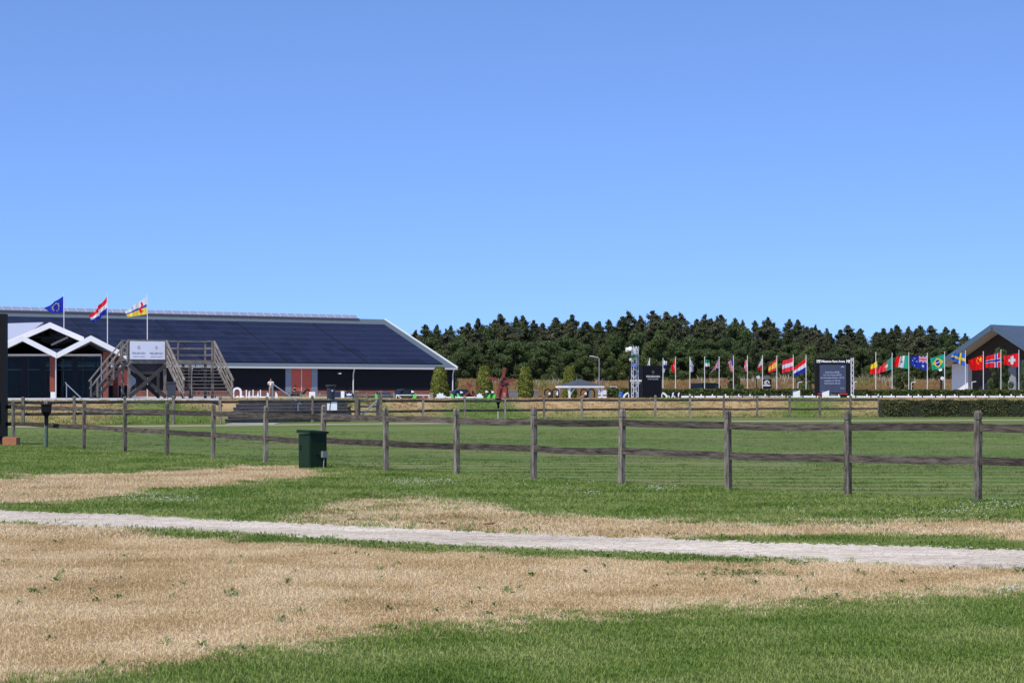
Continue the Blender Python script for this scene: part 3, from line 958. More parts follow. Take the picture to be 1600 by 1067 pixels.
# local x of a photograph column on the facade
def bx(px):
    k = (px - 800) / F
    t = (k * BC.y - BC.x) / (ua.x - k * ua.y)
    return -t
D_OPEN = [(bx(448), bx(498)), (bx(158), bx(214))]
xs_ = [-BL]
for a, b_ in sorted(D_OPEN):
    xs_ += [a, b_]
xs_.append(0)
for k in range(0, len(xs_), 2):
    MB().bb(xs_[k], xs_[k + 1], ov, ov + 0.25, PL, EZ - 0.02).build('boarded_wall', M_board, barn)
    MB().bb(xs_[k], xs_[k + 1], ov - 0.04, ov + 0.25, -0.2, PL - 0.003).build('brick_plinth', M_brick, barn)
MB().bb(-BL, 0, BW - ov - 0.25, BW - ov, -0.2, EZ - 0.02).build('back_wall', M_board, barn)
for x in (-0.55, -BL + 0.3):
    MB().add([(x, ov + 0.26, -0.2), (x, BW - ov - 0.26, -0.2), (x, BW - ov - 0.26, EZ - 0.05), (x, BW / 2, RZ - 0.25), (x, ov + 0.26, EZ - 0.05),
              (x + 0.2, ov + 0.26, -0.2), (x + 0.2, BW - ov - 0.26, -0.2), (x + 0.2, BW - ov - 0.26, EZ - 0.05), (x + 0.2, BW / 2, RZ - 0.25), (x + 0.2, ov + 0.26, EZ - 0.05)],
             [(0, 1, 2, 3, 4), (9, 8, 7, 6, 5), (0, 5, 6, 1), (1, 6, 7, 2), (2, 7, 8, 3), (3, 8, 9, 4), (4, 9, 5, 0)]).build('gable_wall', M_board, barn)
th = 0.16
roof = MB()
roof.add([(-BL, 0, EZ), (0, 0, EZ), (0, BW / 2, RZ), (-BL, BW / 2, RZ), (-BL, 0, EZ + th), (0, 0, EZ + th), (0, BW / 2, RZ + th), (-BL, BW / 2, RZ + th)],
         [(0, 3, 2, 1), (4, 5, 6, 7), (0, 1, 5, 4), (1, 2, 6, 5), (3, 0, 4, 7)])
roof.add([(-BL, BW, EZ), (0, BW, EZ), (0, BW / 2, RZ), (-BL, BW / 2, RZ), (-BL, BW, EZ + th), (0, BW, EZ + th), (0, BW / 2, RZ + th), (-BL, BW / 2, RZ + th)],
         [(1, 2, 3, 0), (7, 6, 5, 4), (4, 5, 1, 0), (5, 6, 2, 1), (0, 3, 7, 4)])
rf = roof.build('roof', M_roof, barn)
MB().bb(-BL, 0.1, -0.16, -0.02, EZ - 0.10, EZ + 0.12).build('gutter', M_wtrim, barn)
MB().beam((0.09, -0.12, EZ + 0.08), (0.09, BW / 2, RZ + 0.08), 0.14, 0.34).build('verge_board', M_wtrim, barn)
MB().beam((0.09, BW + 0.12, EZ + 0.08), (0.09, BW / 2 + 0.02, RZ + 0.08), 0.14, 0.34).build('verge_board', M_wtrim, barn)
def barn_door(pa, pb, ja, jb):
    a, b_, c, d = bx(pa), bx(pb), bx(ja), bx(jb)
    MB().bb(c, a - 0.01, ov - 0.02, ov + 0.22, -0.15, EZ - 0.02).build('door_panel', mat('door_blue_grey', lin(138, 150, 165), 0.6, 0.06), barn)
    MB().bb(b_ + 0.01, d, ov - 0.02, ov + 0.22, -0.15, EZ - 0.02).build('door_panel', MATS['door_blue_grey'], barn)
    md_ = (a + b_) / 2
    for x0, x1 in ((a, md_ - 0.05), (md_ + 0.05, b_)):
        lf = MB().bb(x0, x1, ov + 0.0, ov + 0.2, -0.15, EZ - 0.02).build('door', mat('barn_door_red', lin(205, 100, 78), 0.7, 0.06, 1), barn)
    MB().bb(md_ - 0.045, md_ + 0.045, ov - 0.03, ov + 0.2, -0.15, EZ - 0.02).build('door_seam', M_wtrim, barn)
barn_door(457, 489, 448, 498)
barn_door(168, 205, 158, 214)
for p in (553, 708.5, 300, 60):
    x = bx(p)
    MB().tube([(x, -0.1, EZ - 0.08), (x, 0.16, EZ - 0.75), (x, 0.16, 0)], 0.075, 8).build('downpipe', M_wtrim, barn)
lx = bx(531)
wlp = MB().bb(lx - 0.12, lx + 0.12, ov - 0.45, ov - 0.02, 3.55, 3.7).build('wall_lamp', M_white, barn)
# roof-frame mapping: s along x, q down the slope from the ridge
SL = math.hypot(BW / 2, RZ - EZ)
pitch = math.atan2(RZ - EZ, BW / 2)
def roofpt(x, q, up):
    y = BW / 2 - q * math.cos(pitch) - up * math.sin(pitch)
    return (x, y, RZ + th - q * math.sin(pitch) + up * math.cos(pitch))
M_pv = mat('solar_panel_blue', (0.010, 0.012, 0.030, 1), 0.42, 0.15, 0.5, spec=0.25, objvar=0.3)
M_pvf = mat('solar_panel_edge', (0.10, 0.105, 0.13, 1), 0.5)
PWD, PHT = 1.17, 1.90
pb = MB()
pb.box((0, 0, 0.0), (PWD - 0.012, PHT - 0.05, 0.04), 0, 0)
pb.bb(-PWD / 2 + 0.006, PWD / 2 - 0.006, PHT / 2 - 0.024, PHT / 2 + 0.012, -0.02, 0.024, 1)
pmesh = pb.mesh('solar_panel', [M_pv, M_pvf])
cells = []
x = -1.35
blk = 0
while x > -BL + 2:
    for c in range(9):
        for r_ in range(8):
            cells.append((x - PWD / 2 - c * PWD, 2.45 + PHT / 2 + r_ * PHT))
    x -= 9 * PWD + 0.16
def vis(c):
    p = barn.matrix_basis @ Vector(roofpt(c[0], c[1], 0))
    px = 800 + F * p.x / p.y
    return (px > -30, -p.y)
cells.sort(key=lambda c: (not vis(c)[0], -vis(c)[1]))
rest = MB()
for i, (x, q) in enumerate(cells):
    p = roofpt(x, q, 0.09)
    if i < 296:
        o = link('solar_panel', pmesh, barn, p)
        o.rotation_euler = (pitch, 0, 0)
    else:
        ca, sa = math.cos(pitch), math.sin(pitch)
        for v, f, mi in ((pb.v, pb.f, pb.mi),):
            of = len(rest.v)
            rest.v += [(p[0] + a[0], p[1] + a[1] * ca - a[2] * sa, p[2] + a[1] * sa + a[2] * ca) for a in v]
            rest.f += [tuple(k + of for k in g) for g in f]; rest.mi += mi
ro = rest.build('solar_panels', [M_pv, M_pvf], barn); ro['kind'] = 'stuff'
MB().add([roofpt(-BL + 1, 2.4, 0.03), roofpt(-1.3, 2.4, 0.03), roofpt(-1.3, 2.5 + 8 * PHT, 0.03), roofpt(-BL + 1, 2.5 + 8 * PHT, 0.03)], [(3, 2, 1, 0)]).build('panel_underlay', mat('dark_underlay', (0.01, 0.011, 0.014, 1), 0.8), barn)
# translucent ridge light: a row of raised glazed panels
M_sky = mat('ridge_glazing', lin(135, 142, 165), 0.25, 0.08, 0.6, spec=0.6)
sk = MB()
SW = 1.12
sk.add([(-SW / 2 + 0.05, -0.75, -0.12), (SW / 2 - 0.05, -0.75, -0.12), (SW / 2 - 0.05, -0.10, 0.42), (-SW / 2 + 0.05, -0.10, 0.42), (SW / 2 - 0.05, 0.75, -0.12), (-SW / 2 + 0.05, 0.75, -0.12), (SW / 2 - 0.05, 0.10, 0.42), (-SW / 2 + 0.05, 0.10, 0.42)],
       [(0, 1, 2, 3), (3, 2, 6, 7), (7, 6, 4, 5), (1, 4, 6, 2), (0, 3, 7, 5), (0, 5, 4, 1)])
skm = sk.mesh('ridge_light', M_sky)
fb = MB(); fb.beam((0, -0.78, -0.10), (0, -0.10, 0.45), 0.06, 0.05); fbm = fb.mesh('glazing_bar', M_alu)
xr0 = -4.6
# ridge column of photograph 556 marks its right end
k = (556 - 800) / F
rp_ = barn.matrix_basis @ Vector((0, BW / 2, RZ))
t_ = (k * rp_.y - rp_.x) / (ua.x - k * ua.y)
xr0 = -t_
n = int((BL - 3 + xr0) / SW)
for i in range(n):
    x = xr0 - SW * (i + 0.5)
    link('ridge_light', skm, barn, (x, BW / 2, RZ + th + 0.05))
    link('glazing_bar', fbm, barn, (x - SW / 2, BW / 2, RZ + th + 0.06))
MB().bb(xr0 - n * SW, xr0, BW / 2 - 0.95, BW / 2 + 0.95, RZ - 0.18, RZ + th + 0.02).build('ridge_kerb', mat('kerb_dark', (0.10, 0.10, 0.11, 1), 0.7), barn)

# ------------------------------------------------------------------ timber tower with stairs
tw = thing('viewing_tower', 'grey timber viewing tower with two open stairs and a white banner', 'tower', (XP(262, 132.5), 132.5, TZ), R(27))
FZ = ZP(562.5, 132.5) - TZ
HZ = ZP(533.5, 132.5) - TZ
def tbeam(nm, a, b_, w=0.12, h=0.12, m=None):
    return MB().beam(a, b_, w, h).build(nm, m or M_wood2, tw)
x0, x1, xm = -2.85, 2.85, -0.42
yf, yb = -0.75, 0.75
for x in (x0, xm, 1.3, x1):
    for y in (yf, yb):
        MB().bb(x - 0.08, x + 0.08, y - 0.08, y + 0.08, 0, FZ - 0.2).build('post', M_wood2, tw)
for k in range(12):
    y = yf - 0.02 + (yb - yf + 0.04) * (k + 0.5) / 12
    MB().bb(x0 - 0.08, x1 + 0.08, y - 0.056, y + 0.056, FZ - 0.05, FZ).build('deck_board', M_wood2, tw)
for y in (yf, yb):
    MB().bb(x0 - 0.08, x1 + 0.08, y - 0.04, y + 0.04, FZ - 0.26, FZ - 0.052).build('joist', M_wood2, tw)
for x in (x0 + 0.6, x0 + 1.2, x0 + 1.8, 0.4, 1.3, 2.1):
    MB().bb(x - 0.04, x + 0.04, yf - 0.05, yb, FZ - 0.24, FZ - 0.06).build('joist', M_wood2, tw)
M_dwood = mat('stained_dark_timber', (0.045, 0.042, 0.042, 1), 0.85, 0.3, 2)
for y in (yf, yb):
    MB().beam((x0, y - 0.09, FZ - 0.35), (xm, y - 0.09, 0.1), 0.05, 0.24).build('cross_brace', M_dwood, tw)
    MB().beam((x0, y - 0.15, 0.1), (xm, y - 0.15, FZ - 0.35), 0.05, 0.24).build('cross_brace', M_dwood, tw)
MB().plate([(x0 + 0.05, FZ - 0.27), (xm - 0.05, FZ - 0.27), (xm - 0.5, FZ - 0.95), (x0 + 0.5, FZ - 0.95)], yf + 0.1, yf + 0.16).build('gusset', M_dwood, tw)
# parapet
for x in (x0, xm):
    MB().bb(x - 0.05, x + 0.05, yf - 0.05, yf + 0.05, FZ, HZ).build('rail_post', M_wood2, tw)
for x in (x0, x0 + 1.9, x0 + 3.8, x1):
    MB().bb(x - 0.05, x + 0.05, yb - 0.05, yb + 0.05, FZ, HZ).build('rail_post', M_wood2, tw)
MB().bb(x1 - 0.05, x1 + 0.05, yf - 0.05, yf + 0.05, FZ, HZ).build('rail_post', M_wood2, tw)
MB().bb(x0 - 0.08, xm + 0.08, yf - 0.09, yf + 0.05, HZ, HZ + 0.07).build('top_rail', M_wood2, tw)
MB().bb(x0 - 0.08, x1 + 0.08, yb - 0.06, yb + 0.08, HZ, HZ + 0.07).build('top_rail', M_wood2, tw)
for z in (FZ + 0.35, FZ + 0.8):
    MB().bb(x0, x1, yb - 0.03, yb + 0.03, z - 0.06, z + 0.06).build('mid_rail', M_wood2, tw)
    MB().bb(x1 - 0.03, x1 + 0.03, yf, yb, z - 0.06, z + 0.06).build('mid_rail', M_wood2, tw)
MB().bb(x1 - 0.06, x1 + 0.08, yf, yb, HZ + 0.003, HZ + 0.073).build('top_rail', M_wood2, tw)
ban = MB().bb(x0 + 0.03, xm - 0.03, yf - 0.13, yf - 0.10, FZ + 0.02, HZ - 0.03).build('banner', mat('banner_white', lin(222, 224, 236), 0.6, 0.03, 2), tw)
for cx in (x0 + 0.62, xm - 0.62):
    text('lettering', 'PEELBERGEN', 0.19, M_txtg, ban, (cx, yf - 0.134, FZ + 0.42), (R(90), 0, 0), sx=0.82)
    text('lettering', 'EQUESTRIAN CENTRE', 0.07, M_txtg, ban, (cx, yf - 0.134, FZ + 0.2), (R(90), 0, 0), sx=1.1)
    lg = MB(); lg.arc((cx, FZ + 0.80), 0.085, 0.105, 0, 2 * math.pi, yf - 0.139, yf - 0.132, 14); lg.arc((cx, FZ + 0.80), 0.035, 0.05, 0, 2 * math.pi, yf - 0.139, yf - 0.132, 10)
    lg.build('emblem', mat('emblem_gold', lin(190, 165, 140), 0.6), ban)
# front stair (open risers)
n, run = 11, 3.7
sx0, sx1 = xm + 0.12, x1 + 0.05
for i in range(n):
    z = FZ * (1 - (i + 1) / n) + 0.02
    y = yf - 0.15 - run * (i + 0.5) / n
    MB().bb(sx0, sx1, y - 0.14, y + 0.14, z - 0.05, z).build('tread', M_wood2, tw)
    for xx in (sx0 + 0.7 + (i % 3) * 0.28, sx0 + 1.9 + (i % 2) * 0.35):
        MB().bb(xx - 0.035, xx + 0.035, y + 0.05, y + 0.09, z - FZ / n + 0.005, z - 0.053).build('tread_block', M_wood2, tw)
for x in (sx0 - 0.05, sx1 + 0.05):
    tbeam('stringer', (x, yf - 0.1, FZ - 0.12), (x, yf - 0.15 - run, -0.02), 0.07, 0.22)
    for k, t in enumerate((0.02, 0.35, 0.68, 0.97)):
        y = yf - 0.15 - run * t
        z = FZ * (1 - t)
        MB().bb(x - 0.05, x + 0.05, y - 0.05, y + 0.05, max(0, z - 0.15), z + HZ - FZ - 0.1).build('rail_post', M_wood2, tw)
    tbeam('hand_rail', (x, yf - 0.05, HZ + 0.02), (x, yf - 0.25 - run, HZ - FZ - 0.08), 0.13, 0.10)
    tbeam('mid_rail', (x, yf - 0.05, HZ - 0.42), (x, yf - 0.2 - run, HZ - FZ - 0.52), 0.05, 0.11)
    tbeam('mid_rail', (x, yf - 0.05, HZ - 0.82), (x, yf - 0.2 - run, HZ - FZ - 0.92), 0.05, 0.11)
# side stair
n, run = 10, 2.05
for i in range(n):
    z = FZ * (1 - (i + 1) / n) + 0.02
    x = x0 - 0.12 - run * (i + 0.5) / n
    MB().bb(x - 0.12, x + 0.12, yf, yb, z - 0.045, z).build('tread', M_dwood, tw)
for y in (yf - 0.04, yb + 0.04):
    tbeam('stringer', (x0 - 0.08, y, FZ - 0.12), (x0 - 0.12 - run, y, -0.02), 0.06, 0.17, M_dwood)
    for t in (0.0, 0.45, 0.97):
        x = x0 - 0.12 - run * t
        z = FZ * (1 - t)
        MB().bb(x - 0.045, x + 0.045, y - 0.045, y + 0.045, max(0, z - 0.2), z + HZ - FZ - 0.12).build('rail_post', M_wood2, tw)
    tbeam('hand_rail', (x0 - 0.05, y, HZ - 0.03), (x0 - 0.2 - run, y, HZ - FZ - 0.12), 0.10, 0.08)
    tbeam('mid_rail', (x0 - 0.05, y, HZ - 0.5), (x0 - 0.15 - run, y, HZ - FZ - 0.6), 0.05, 0.10)

# ------------------------------------------------------------------ glass pavilion with folded white roof
PD = 140.0
pav = thing('glass_pavilion', 'glass pavilion with a folded white gabled roof and rust-red columns', 'building', (XP(95, PD), PD, TZ))
po_ = Vector((XP(95, PD), PD, TZ))
def pl(px, py, D):
    return Vector((XP(px, D), D, ZP(py, D))) - po_
M_wroof = mat('white_roof_edge', (0.70, 0.70, 0.71, 1), 0.5, 0.04, 1)
M_soff = mat('soffit_grey', (0.55, 0.50, 0.46, 1), 0.7, 0.05, 1)
M_col = mat('rust_column', lin(132, 62, 40), 0.6, 0.15, 1.5)
def glass_material(name, tint=(0.40, 0.46, 0.48, 1), refl=0.12):
    m = bpy.data.materials.new(name); m.use_nodes = True
    nt = m.node_tree; N = nt.nodes; L = nt.links
    N.remove(N['Principled BSDF'])
    tr = N.new('ShaderNodeBsdfTransparent'); tr.inputs[0].default_value = tint
    gl_ = N.new('ShaderNodeBsdfGlossy'); gl_.inputs['Roughness'].default_value = 0.03
    lw = N.new('ShaderNodeFresnel'); lw.inputs['IOR'].default_value = 1.22
    mx = N.new('ShaderNodeMixShader')
    L.new(lw.outputs[0], mx.inputs[0]); L.new(tr.outputs[0], mx.inputs[1]); L.new(gl_.outputs[0], mx.inputs[2])
    L.new(mx.outputs[0], N['Material Output'].inputs['Surface'])
    return m
M_glass = glass_material('tinted_glass')
def gable(nm, apex, le, ri, D0, D1, thick_px=8.8):
    """a folded roof bay: two sloping slabs from D0 back to D1 with a deep white edge"""
    tk = thick_px * D0 / F
    A, Lf, Rt = pl(*apex, D0), pl(*le, D0), pl(*ri, D0)
    dy = Vector((-0.2266 * (D1 - D0), D1 - D0, 0))
    for a, b_ in ((Lf, A), (A, Rt)):
        dn = Vector((0, 0, -tk))
        ins = Vector((-0.032, 0.14, 0))
        MB().add([a, b_, b_ + dn, a + dn, a + ins, b_ + ins, b_ + dn + ins, a + dn + ins],
                 [(3, 2, 1, 0), (4, 5, 6, 7), (0, 1, 5, 4), (2, 3, 7, 6), (1, 2, 6, 5), (3, 0, 4, 7)]).build('fascia', M_wroof, pav)
        MB().add([a + ins + dn * .02, b_ + ins + dn * .02, b_ + dy + dn * .02, a + dy + dn * .02, a + ins + dn * .95, b_ + ins + dn * .95, b_ + dy + dn * .95, a + dy + dn * .95],
                 [(0, 1, 2, 3), (7, 6, 5, 4), (3, 2, 6, 7), (1, 0, 4, 5), (2, 1, 5, 6), (0, 3, 7, 4)]).build('roof_panel', M_soff, pav)
gable('bay', (35, 524), (-22, 551), (88.5, 551), 138.0, 156)
gable('bay', (142, 524), (89, 551), (199, 553), 137.9, 156)
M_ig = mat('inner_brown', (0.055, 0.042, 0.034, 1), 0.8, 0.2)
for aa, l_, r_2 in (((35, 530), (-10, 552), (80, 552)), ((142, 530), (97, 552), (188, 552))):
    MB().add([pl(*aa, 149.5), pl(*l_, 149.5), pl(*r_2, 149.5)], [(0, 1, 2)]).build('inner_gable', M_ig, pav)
gable('upper bay', (78, 503.5), (10, 533), (131, 526.5), 144.0, 153)
# clerestory in the upper gable
A, B_, C_, D_ = pl(78, 514, 146.2), pl(44, 527, 146.2), pl(88, 541, 146.2), pl(120, 529, 146.2)
MB().add([A, B_, C_, D_], [(0, 1, 2, 3)]).build('clerestory_pane', M_glass, pav)
MB().beam(A, C_, 0.1, 0.1).build('mullion', M_dark, pav)
MB().beam(pl(50, 527, 146.1), pl(117, 527.5, 146.1), 0.1, 0.12).build('mullion', M_dark, pav)
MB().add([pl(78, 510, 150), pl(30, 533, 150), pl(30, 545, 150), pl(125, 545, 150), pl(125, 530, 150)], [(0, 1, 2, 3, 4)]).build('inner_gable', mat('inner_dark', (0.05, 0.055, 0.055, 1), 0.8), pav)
MB().beam(pl(80, 539, 146), pl(106, 527, 146), 0.06, 0.14).build('inner_beam', M_soff, pav)
gz = float(pl(0, 556, 139.5).z)
cols_px = [(-15, 139), (38, 146), (67.5, 143), (82.5, 139.2), (117, 149), (165.5, 139.2), (181, 142)]
for p, D in cols_px:
    MB().bb(XP(p, D) - po_.x - 0.17, XP(p, D) - po_.x + 0.17, D - po_.y - 0.17, D - po_.y + 0.17, 0.0 if p != 82.5 else 0.42, gz + 0.25).build('column', M_col, pav)
MB().bb(XP(83.5, 139.2) - po_.x - 0.16, XP(83.5, 139.2) - po_.x + 0.16, -0.98, -0.62, 0, 0.418).build('column_base', M_wtrim, pav)
MB().cyl(pl(87.3, 556, 138.6), pl(87.3, 556, 138.6) * 1 + Vector((0, 0, -gz)), 0.05).build('downpipe', M_alu, pav)
# glazing: front line at 140, back line at 150
gx0, gx1 = XP(-60, 140) - po_.x, XP(163, 140) - po_.x
edges = [XP(p, 140) - po_.x for p in (-60, -20, 12, 45, 88, 130, 158.5)]
for a, b_ in zip(edges[:-1], edges[1:]):
    MB().bb(a + 0.03, b_ - 0.03, -0.012, 0.012, 0.08, gz - 0.05).build('glass_pane', M_glass, pav)
    MB().bb(b_ - 0.028, b_ + 0.028, -0.05, 0.05, 0.0, gz).build('mullion', M_alu if b_ == edges[-1] else M_dark, pav)
MB().bb(edges[0], edges[-1], -0.05, 0.05, gz + 0.002, gz + 0.14).build('head_rail', M_wtrim, pav)
MB().bb(edges[0], edges[-1] + 0.1, 9.95, 10.05, 0.0, 0.9).build('rear_sill_wall', M_dark, pav)
redges = [XP(p, 150) - po_.x for p in (-40, 0, 30, 60, 90, 120, 150, 172)]
for a, b_ in zip(redges[:-1], redges[1:]):
    MB().bb(a + 0.03, b_ - 0.03, 9.99, 10.01, 0.92, gz + 0.2).build('glass_pane', M_glass, pav)
    MB().bb(b_ - 0.03, b_ + 0.03, 9.94, 10.06, 0.9, gz + 0.2).build('mullion', M_dark, pav)
MB().bb(edges[0], redges[-1], 9.95, 10.05, gz + 0.2, gz + 0.5).build('rear_head_rail', M_dark, pav)
MB().bb(edges[0], redges[-1], 9.9, 10.1, 2.05, 2.13).build('transom', M_wtrim, pav)
fl_ = MB().bb(edges[0], redges[-1], 0.1, 9.9, 0.004, 0.03).build('floor', mat('pavilion_floor', (0.10, 0.095, 0.09, 1), 0.5), pav)
MB().bb(edges[0], redges[-1] - 0.3, 0.3, 9.7, gz + 0.02, gz + 0.10).build('ceiling', mat('inner_ceiling', (0.20, 0.19, 0.18, 1), 0.8), pav)
MB().bb(XP(138, 146) - po_.x, XP(156, 146) - po_.x, 5.5, 6.5, 0, 1.35).build('counter', mat('counter_grey', (0.13, 0.15, 0.18, 1), 0.6), pav)
for i, p in enumerate((18, 32, 48, 62, 76)):
    tt = thing('cafe_table', 'dark cafe table behind the pavilion glass', 'table', (XP(p, 143.5), 143.5 + (i % 2), TZ + 0.03), 0, 'cafe tables inside the pavilion')
    MB().lathe([(0.42, 0.72), (0.42, 0.75)], 16).build('top', M_dark, tt)
    MB().cyl((0, 0, 0), (0, 0, 0.72), 0.04).build('stem', M_dark, tt)
    MB().lathe([(0.25, 0), (0.22, 0.03)], 14).build('base', M_dark, tt)
lb = thing('link_building', 'lower building with a pale corrugated roof behind the pavilion gables', 'building', (XP(30, 160), 160, TZ))
lo = Vector((XP(30, 160), 160, TZ))
def ll(px, py, D): return Vector((XP(px, D), D, ZP(py, D))) - lo
lr = MB()
a, b_, c, d = ll(-80, 532, 157), ll(28, 532, 157), ll(68, 503.5, 166), ll(-80, 508, 166)
dn = Vector((0, 0, -0.2))
lr.add([a, b_, c, d, a + dn, b_ + dn, c + dn, d + dn], [(0, 1, 2, 3), (7, 6, 5, 4), (0, 4, 5, 1), (1, 5, 6, 2), (2, 6, 7, 3), (3, 7, 4, 0)])
lr.build('roof', mat('pale_corrugated', lin(168, 172, 190), 0.5, 0.10, 3, stretch=(0.3, 6, 6)), lb)
MB().bb(ll(-80, 0, 158).x, ll(30, 0, 158).x, -1.9, 5.4, 0, 3.6).build('wall', M_board, lb)
# ------------------------------------------------------------------ things standing near the fence
cab = thing('utility_cabinet', 'dark green metal utility cabinet with a sloping lid beside the near fence', 'cabinet', (XP(488.5, 40.35), 40.35, 0), R(41))
M_gcab = mat('cabinet_green', (0.011, 0.028, 0.012, 1), 0.5, 0.18, 2, 0.05, 8, spec=0.25)
cw = 0.405; chh = ZP(675, 41) - 0.0
bd = MB(); bd.bb(-cw / 2, cw / 2, -cw / 2, cw / 2, -0.05, chh - 0.02).build('body', M_gcab, cab)
ld = MB(); e = cw / 2 + 0.03
ld.add([(-e, -e, chh - 0.01), (e, -e, chh - 0.02), (e, e, chh - 0.01), (-e, e, chh), (-e, -e, chh + 0.05), (e, -e, chh + 0.025), (e, e, chh + 0.05), (-e, e, chh + 0.065)],
       [(0, 3, 2, 1), (4, 5, 6, 7), (0, 1, 5, 4), (1, 2, 6, 5), (2, 3, 7, 6), (3, 0, 4, 7)])
ld.build('lid', M_gcab, cab)
# doors on the two visible faces: slightly proud sheets
MB().bb(-cw / 2 - 0.008, -cw / 2 + 0.0, -cw / 2 + 0.03, cw / 2 - 0.03, 0.06, chh - 0.07).build('door', M_gcab, cab)
MB().bb(-cw / 2 + 0.03, cw / 2 - 0.03, -cw / 2 - 0.006, -cw / 2, 0.06, chh - 0.07).build('side_panel', M_gcab, cab)
MB().bb(-cw / 2 - 0.02, -cw / 2 - 0.008, 0.1, 0.125, 0.38, 0.48).build('handle', M_black, cab)
skt = MB(); skt.bb(0.06, 0.175, -cw / 2 - 0.075, -cw / 2 - 0.007, 0.235, 0.36).build('socket_box', mat('socket_grey', (0.22, 0.23, 0.24, 1), 0.5, 0.1), cab)
MB().tube([(0.115, -cw / 2 - 0.04, 0.235), (0.10, -cw / 2 - 0.045, 0.12), (0.085, -cw / 2 - 0.04, -0.02)], 0.009, 6).build('cable', mat('cable_grey', (0.35, 0.35, 0.34, 1), 0.6), cab)
MB().bb(-0.07, 0.0 + 0.02, -cw / 2 - 0.02, -cw / 2 - 0.006, 0.27, 0.29).build('latch', M_black, cab)

def speaker_post(px, D, zt, label, zb=0.0, polec=None):
    t = thing('speaker_post', label, 'loudspeaker', (XP(px, D), D, zb), R(12), 'loudspeakers on short posts')
    h = zt - zb
    MB().cyl((0, 0, -0.1), (0, 0, h - 0.5), 0.045, 0.045, 10).build('pole', polec or mat('pole_green', (0.06, 0.12, 0.09, 1), 0.5, 0.25, 4), t)
    b = MB()
    for (r0, z0), (r1, z1) in (((0.055, h - 0.58), (0.055, h - 0.34)), ((0.06, h - 0.34), (0.135, h - 0.22)), ((0.135, h - 0.22), (0.14, h - 0.035))):
        b.add([(-r0, -r0, z0), (r0, -r0, z0), (r0, r0, z0), (-r0, r0, z0), (-r1, -r1, z1), (r1, -r1, z1), (r1, r1, z1), (-r1, r1, z1)],
              [(0, 3, 2, 1), (4, 5, 6, 7), (0, 1, 5, 4), (1, 2, 6, 5), (2, 3, 7, 6), (3, 0, 4, 7)])
    b.build('horn', M_black, t)
    MB().bb(-0.155, 0.155, -0.155, 0.155, h - 0.033, h).build('cap', M_black, t)
    return t
speaker_post(72.5, DG(700), ZP(631, DG(700)), 'black square-headed loudspeaker on a green post in front of the near fence')
speaker_post(778.5, 113, ZP(622, 113), 'black loudspeaker on a pale post beside the far fence', 0, mat('pole_pale', (0.42, 0.42, 0.40, 1), 0.6))
speaker_post(376, 113, ZP(631, 113), 'small dark loudspeaker on a post in front of the timber steps', 0)

# big screen seen edge-on at the left edge
scn = thing('display_screen', 'tall black display screen on a steel stand behind the near fence', 'screen', (XP(-60, 58.5), 58.5, 0))
so_ = XP(-60, 58.5)
xr = XP(10.3, 58.5) - so_
MB().bb(-2.2, xr, -0.15, 0.15, 0.25, ZP(490.5, 58.5)).build('cabinet', M_black, scn)
for x in (xr - 0.16, -2.0):
    MB().bb(x - 0.07, x + 0.07, -0.9, 0.9, 0.0, 0.12).build('foot', M_dark, scn)
    MB().plate([(x - 0.05, 0.12), (x + 0.3, 0.02), (x + 0.3, 0.0), (x - 0.05, 0.0)], -0.62, -0.58).build('gusset', M_dark, scn)
    MB().bb(x - 0.05, x + 0.05, -0.05, 0.05, 0.0, 0.26).build('leg', M_dark, scn)
MB().bb(XP(-3, 58.5) - so_, XP(1.5, 58.5) - so_, -0.20, -0.153, 0.7, 1.3).build('control_panel', mat('teal_panel', (0.20, 0.42, 0.38, 1), 0.5), scn)
blk = MB().bb(-0.20, 0.20, -0.22, 0.22, 0.0, 0.24).build('ballast_block', mat('terracotta_block', (0.42, 0.15, 0.07, 1), 0.85, 0.1, 6), None, (XP(17.5, 57.6), 57.6, 0.0))
tag(blk, 'terracotta ballast block on the grass beside the black screen', 'block')

# ------------------------------------------------------------------ bins
bin1 = thing('wheelie_bin', 'dark grey wheelie bin standing beside the timber tower', 'bin', (XP(268, 128), 128, TZ), R(10))
M_bin = mat('bin_grey', (0.035, 0.042, 0.055, 1), 0.5, 0.1)
b = MB(); b.add([(-0.24, -0.28, 0.06), (0.24, -0.28, 0.06), (0.24, 0.24, 0.06), (-0.24, 0.24, 0.06), (-0.30, -0.36, 1.0), (0.30, -0.36, 1.0), (0.30, 0.32, 1.0), (-0.30, 0.32, 1.0)],
                 [(0, 3, 2, 1), (4, 5, 6, 7), (0, 1, 5, 4), (1, 2, 6, 5), (2, 3, 7, 6), (3, 0, 4, 7)])
b.build('body', M_bin, bin1)
MB().plate([(-0.33, 1.0), (0.33, 1.0), (0.30, 1.07), (-0.30, 1.07)], -0.40, 0.36).build('lid', M_bin, bin1)
for x in (-0.25, 0.25):
    MB().cyl((x - 0.03, 0.26, 0.1), (x + 0.03, 0.26, 0.1), 0.1, 0.1, 14).build('wheel', M_black, bin1)
bin2 = thing('litter_bin', 'dark round litter bin with a wide flat hood above the timber steps', 'bin', (XP(517, 112), 112, PLAT))
MB().lathe([(0.22, 0), (0.23, 0.66), (0.22, 0.68)], 18).build('body', mat('bin_navy', (0.022, 0.028, 0.045, 1), 0.45, 0.15), bin2)
MB().lathe([(0.20, 0.66), (0.24, 0.74), (0.31, 0.78), (0.31, 0.82), (0.26, 0.85)], 18).build('hood', mat('hood_dark', (0.03, 0.03, 0.035, 1), 0.5), bin2)
MB().lathe([(0.055, -0.01), (0.055, 0.01)], 12).build('badge', mat('badge_grey', (0.45, 0.45, 0.45, 1), 0.5), bin2, (0.10, -0.215, 0.52)).rotation_euler = (R(90), 0, 0)

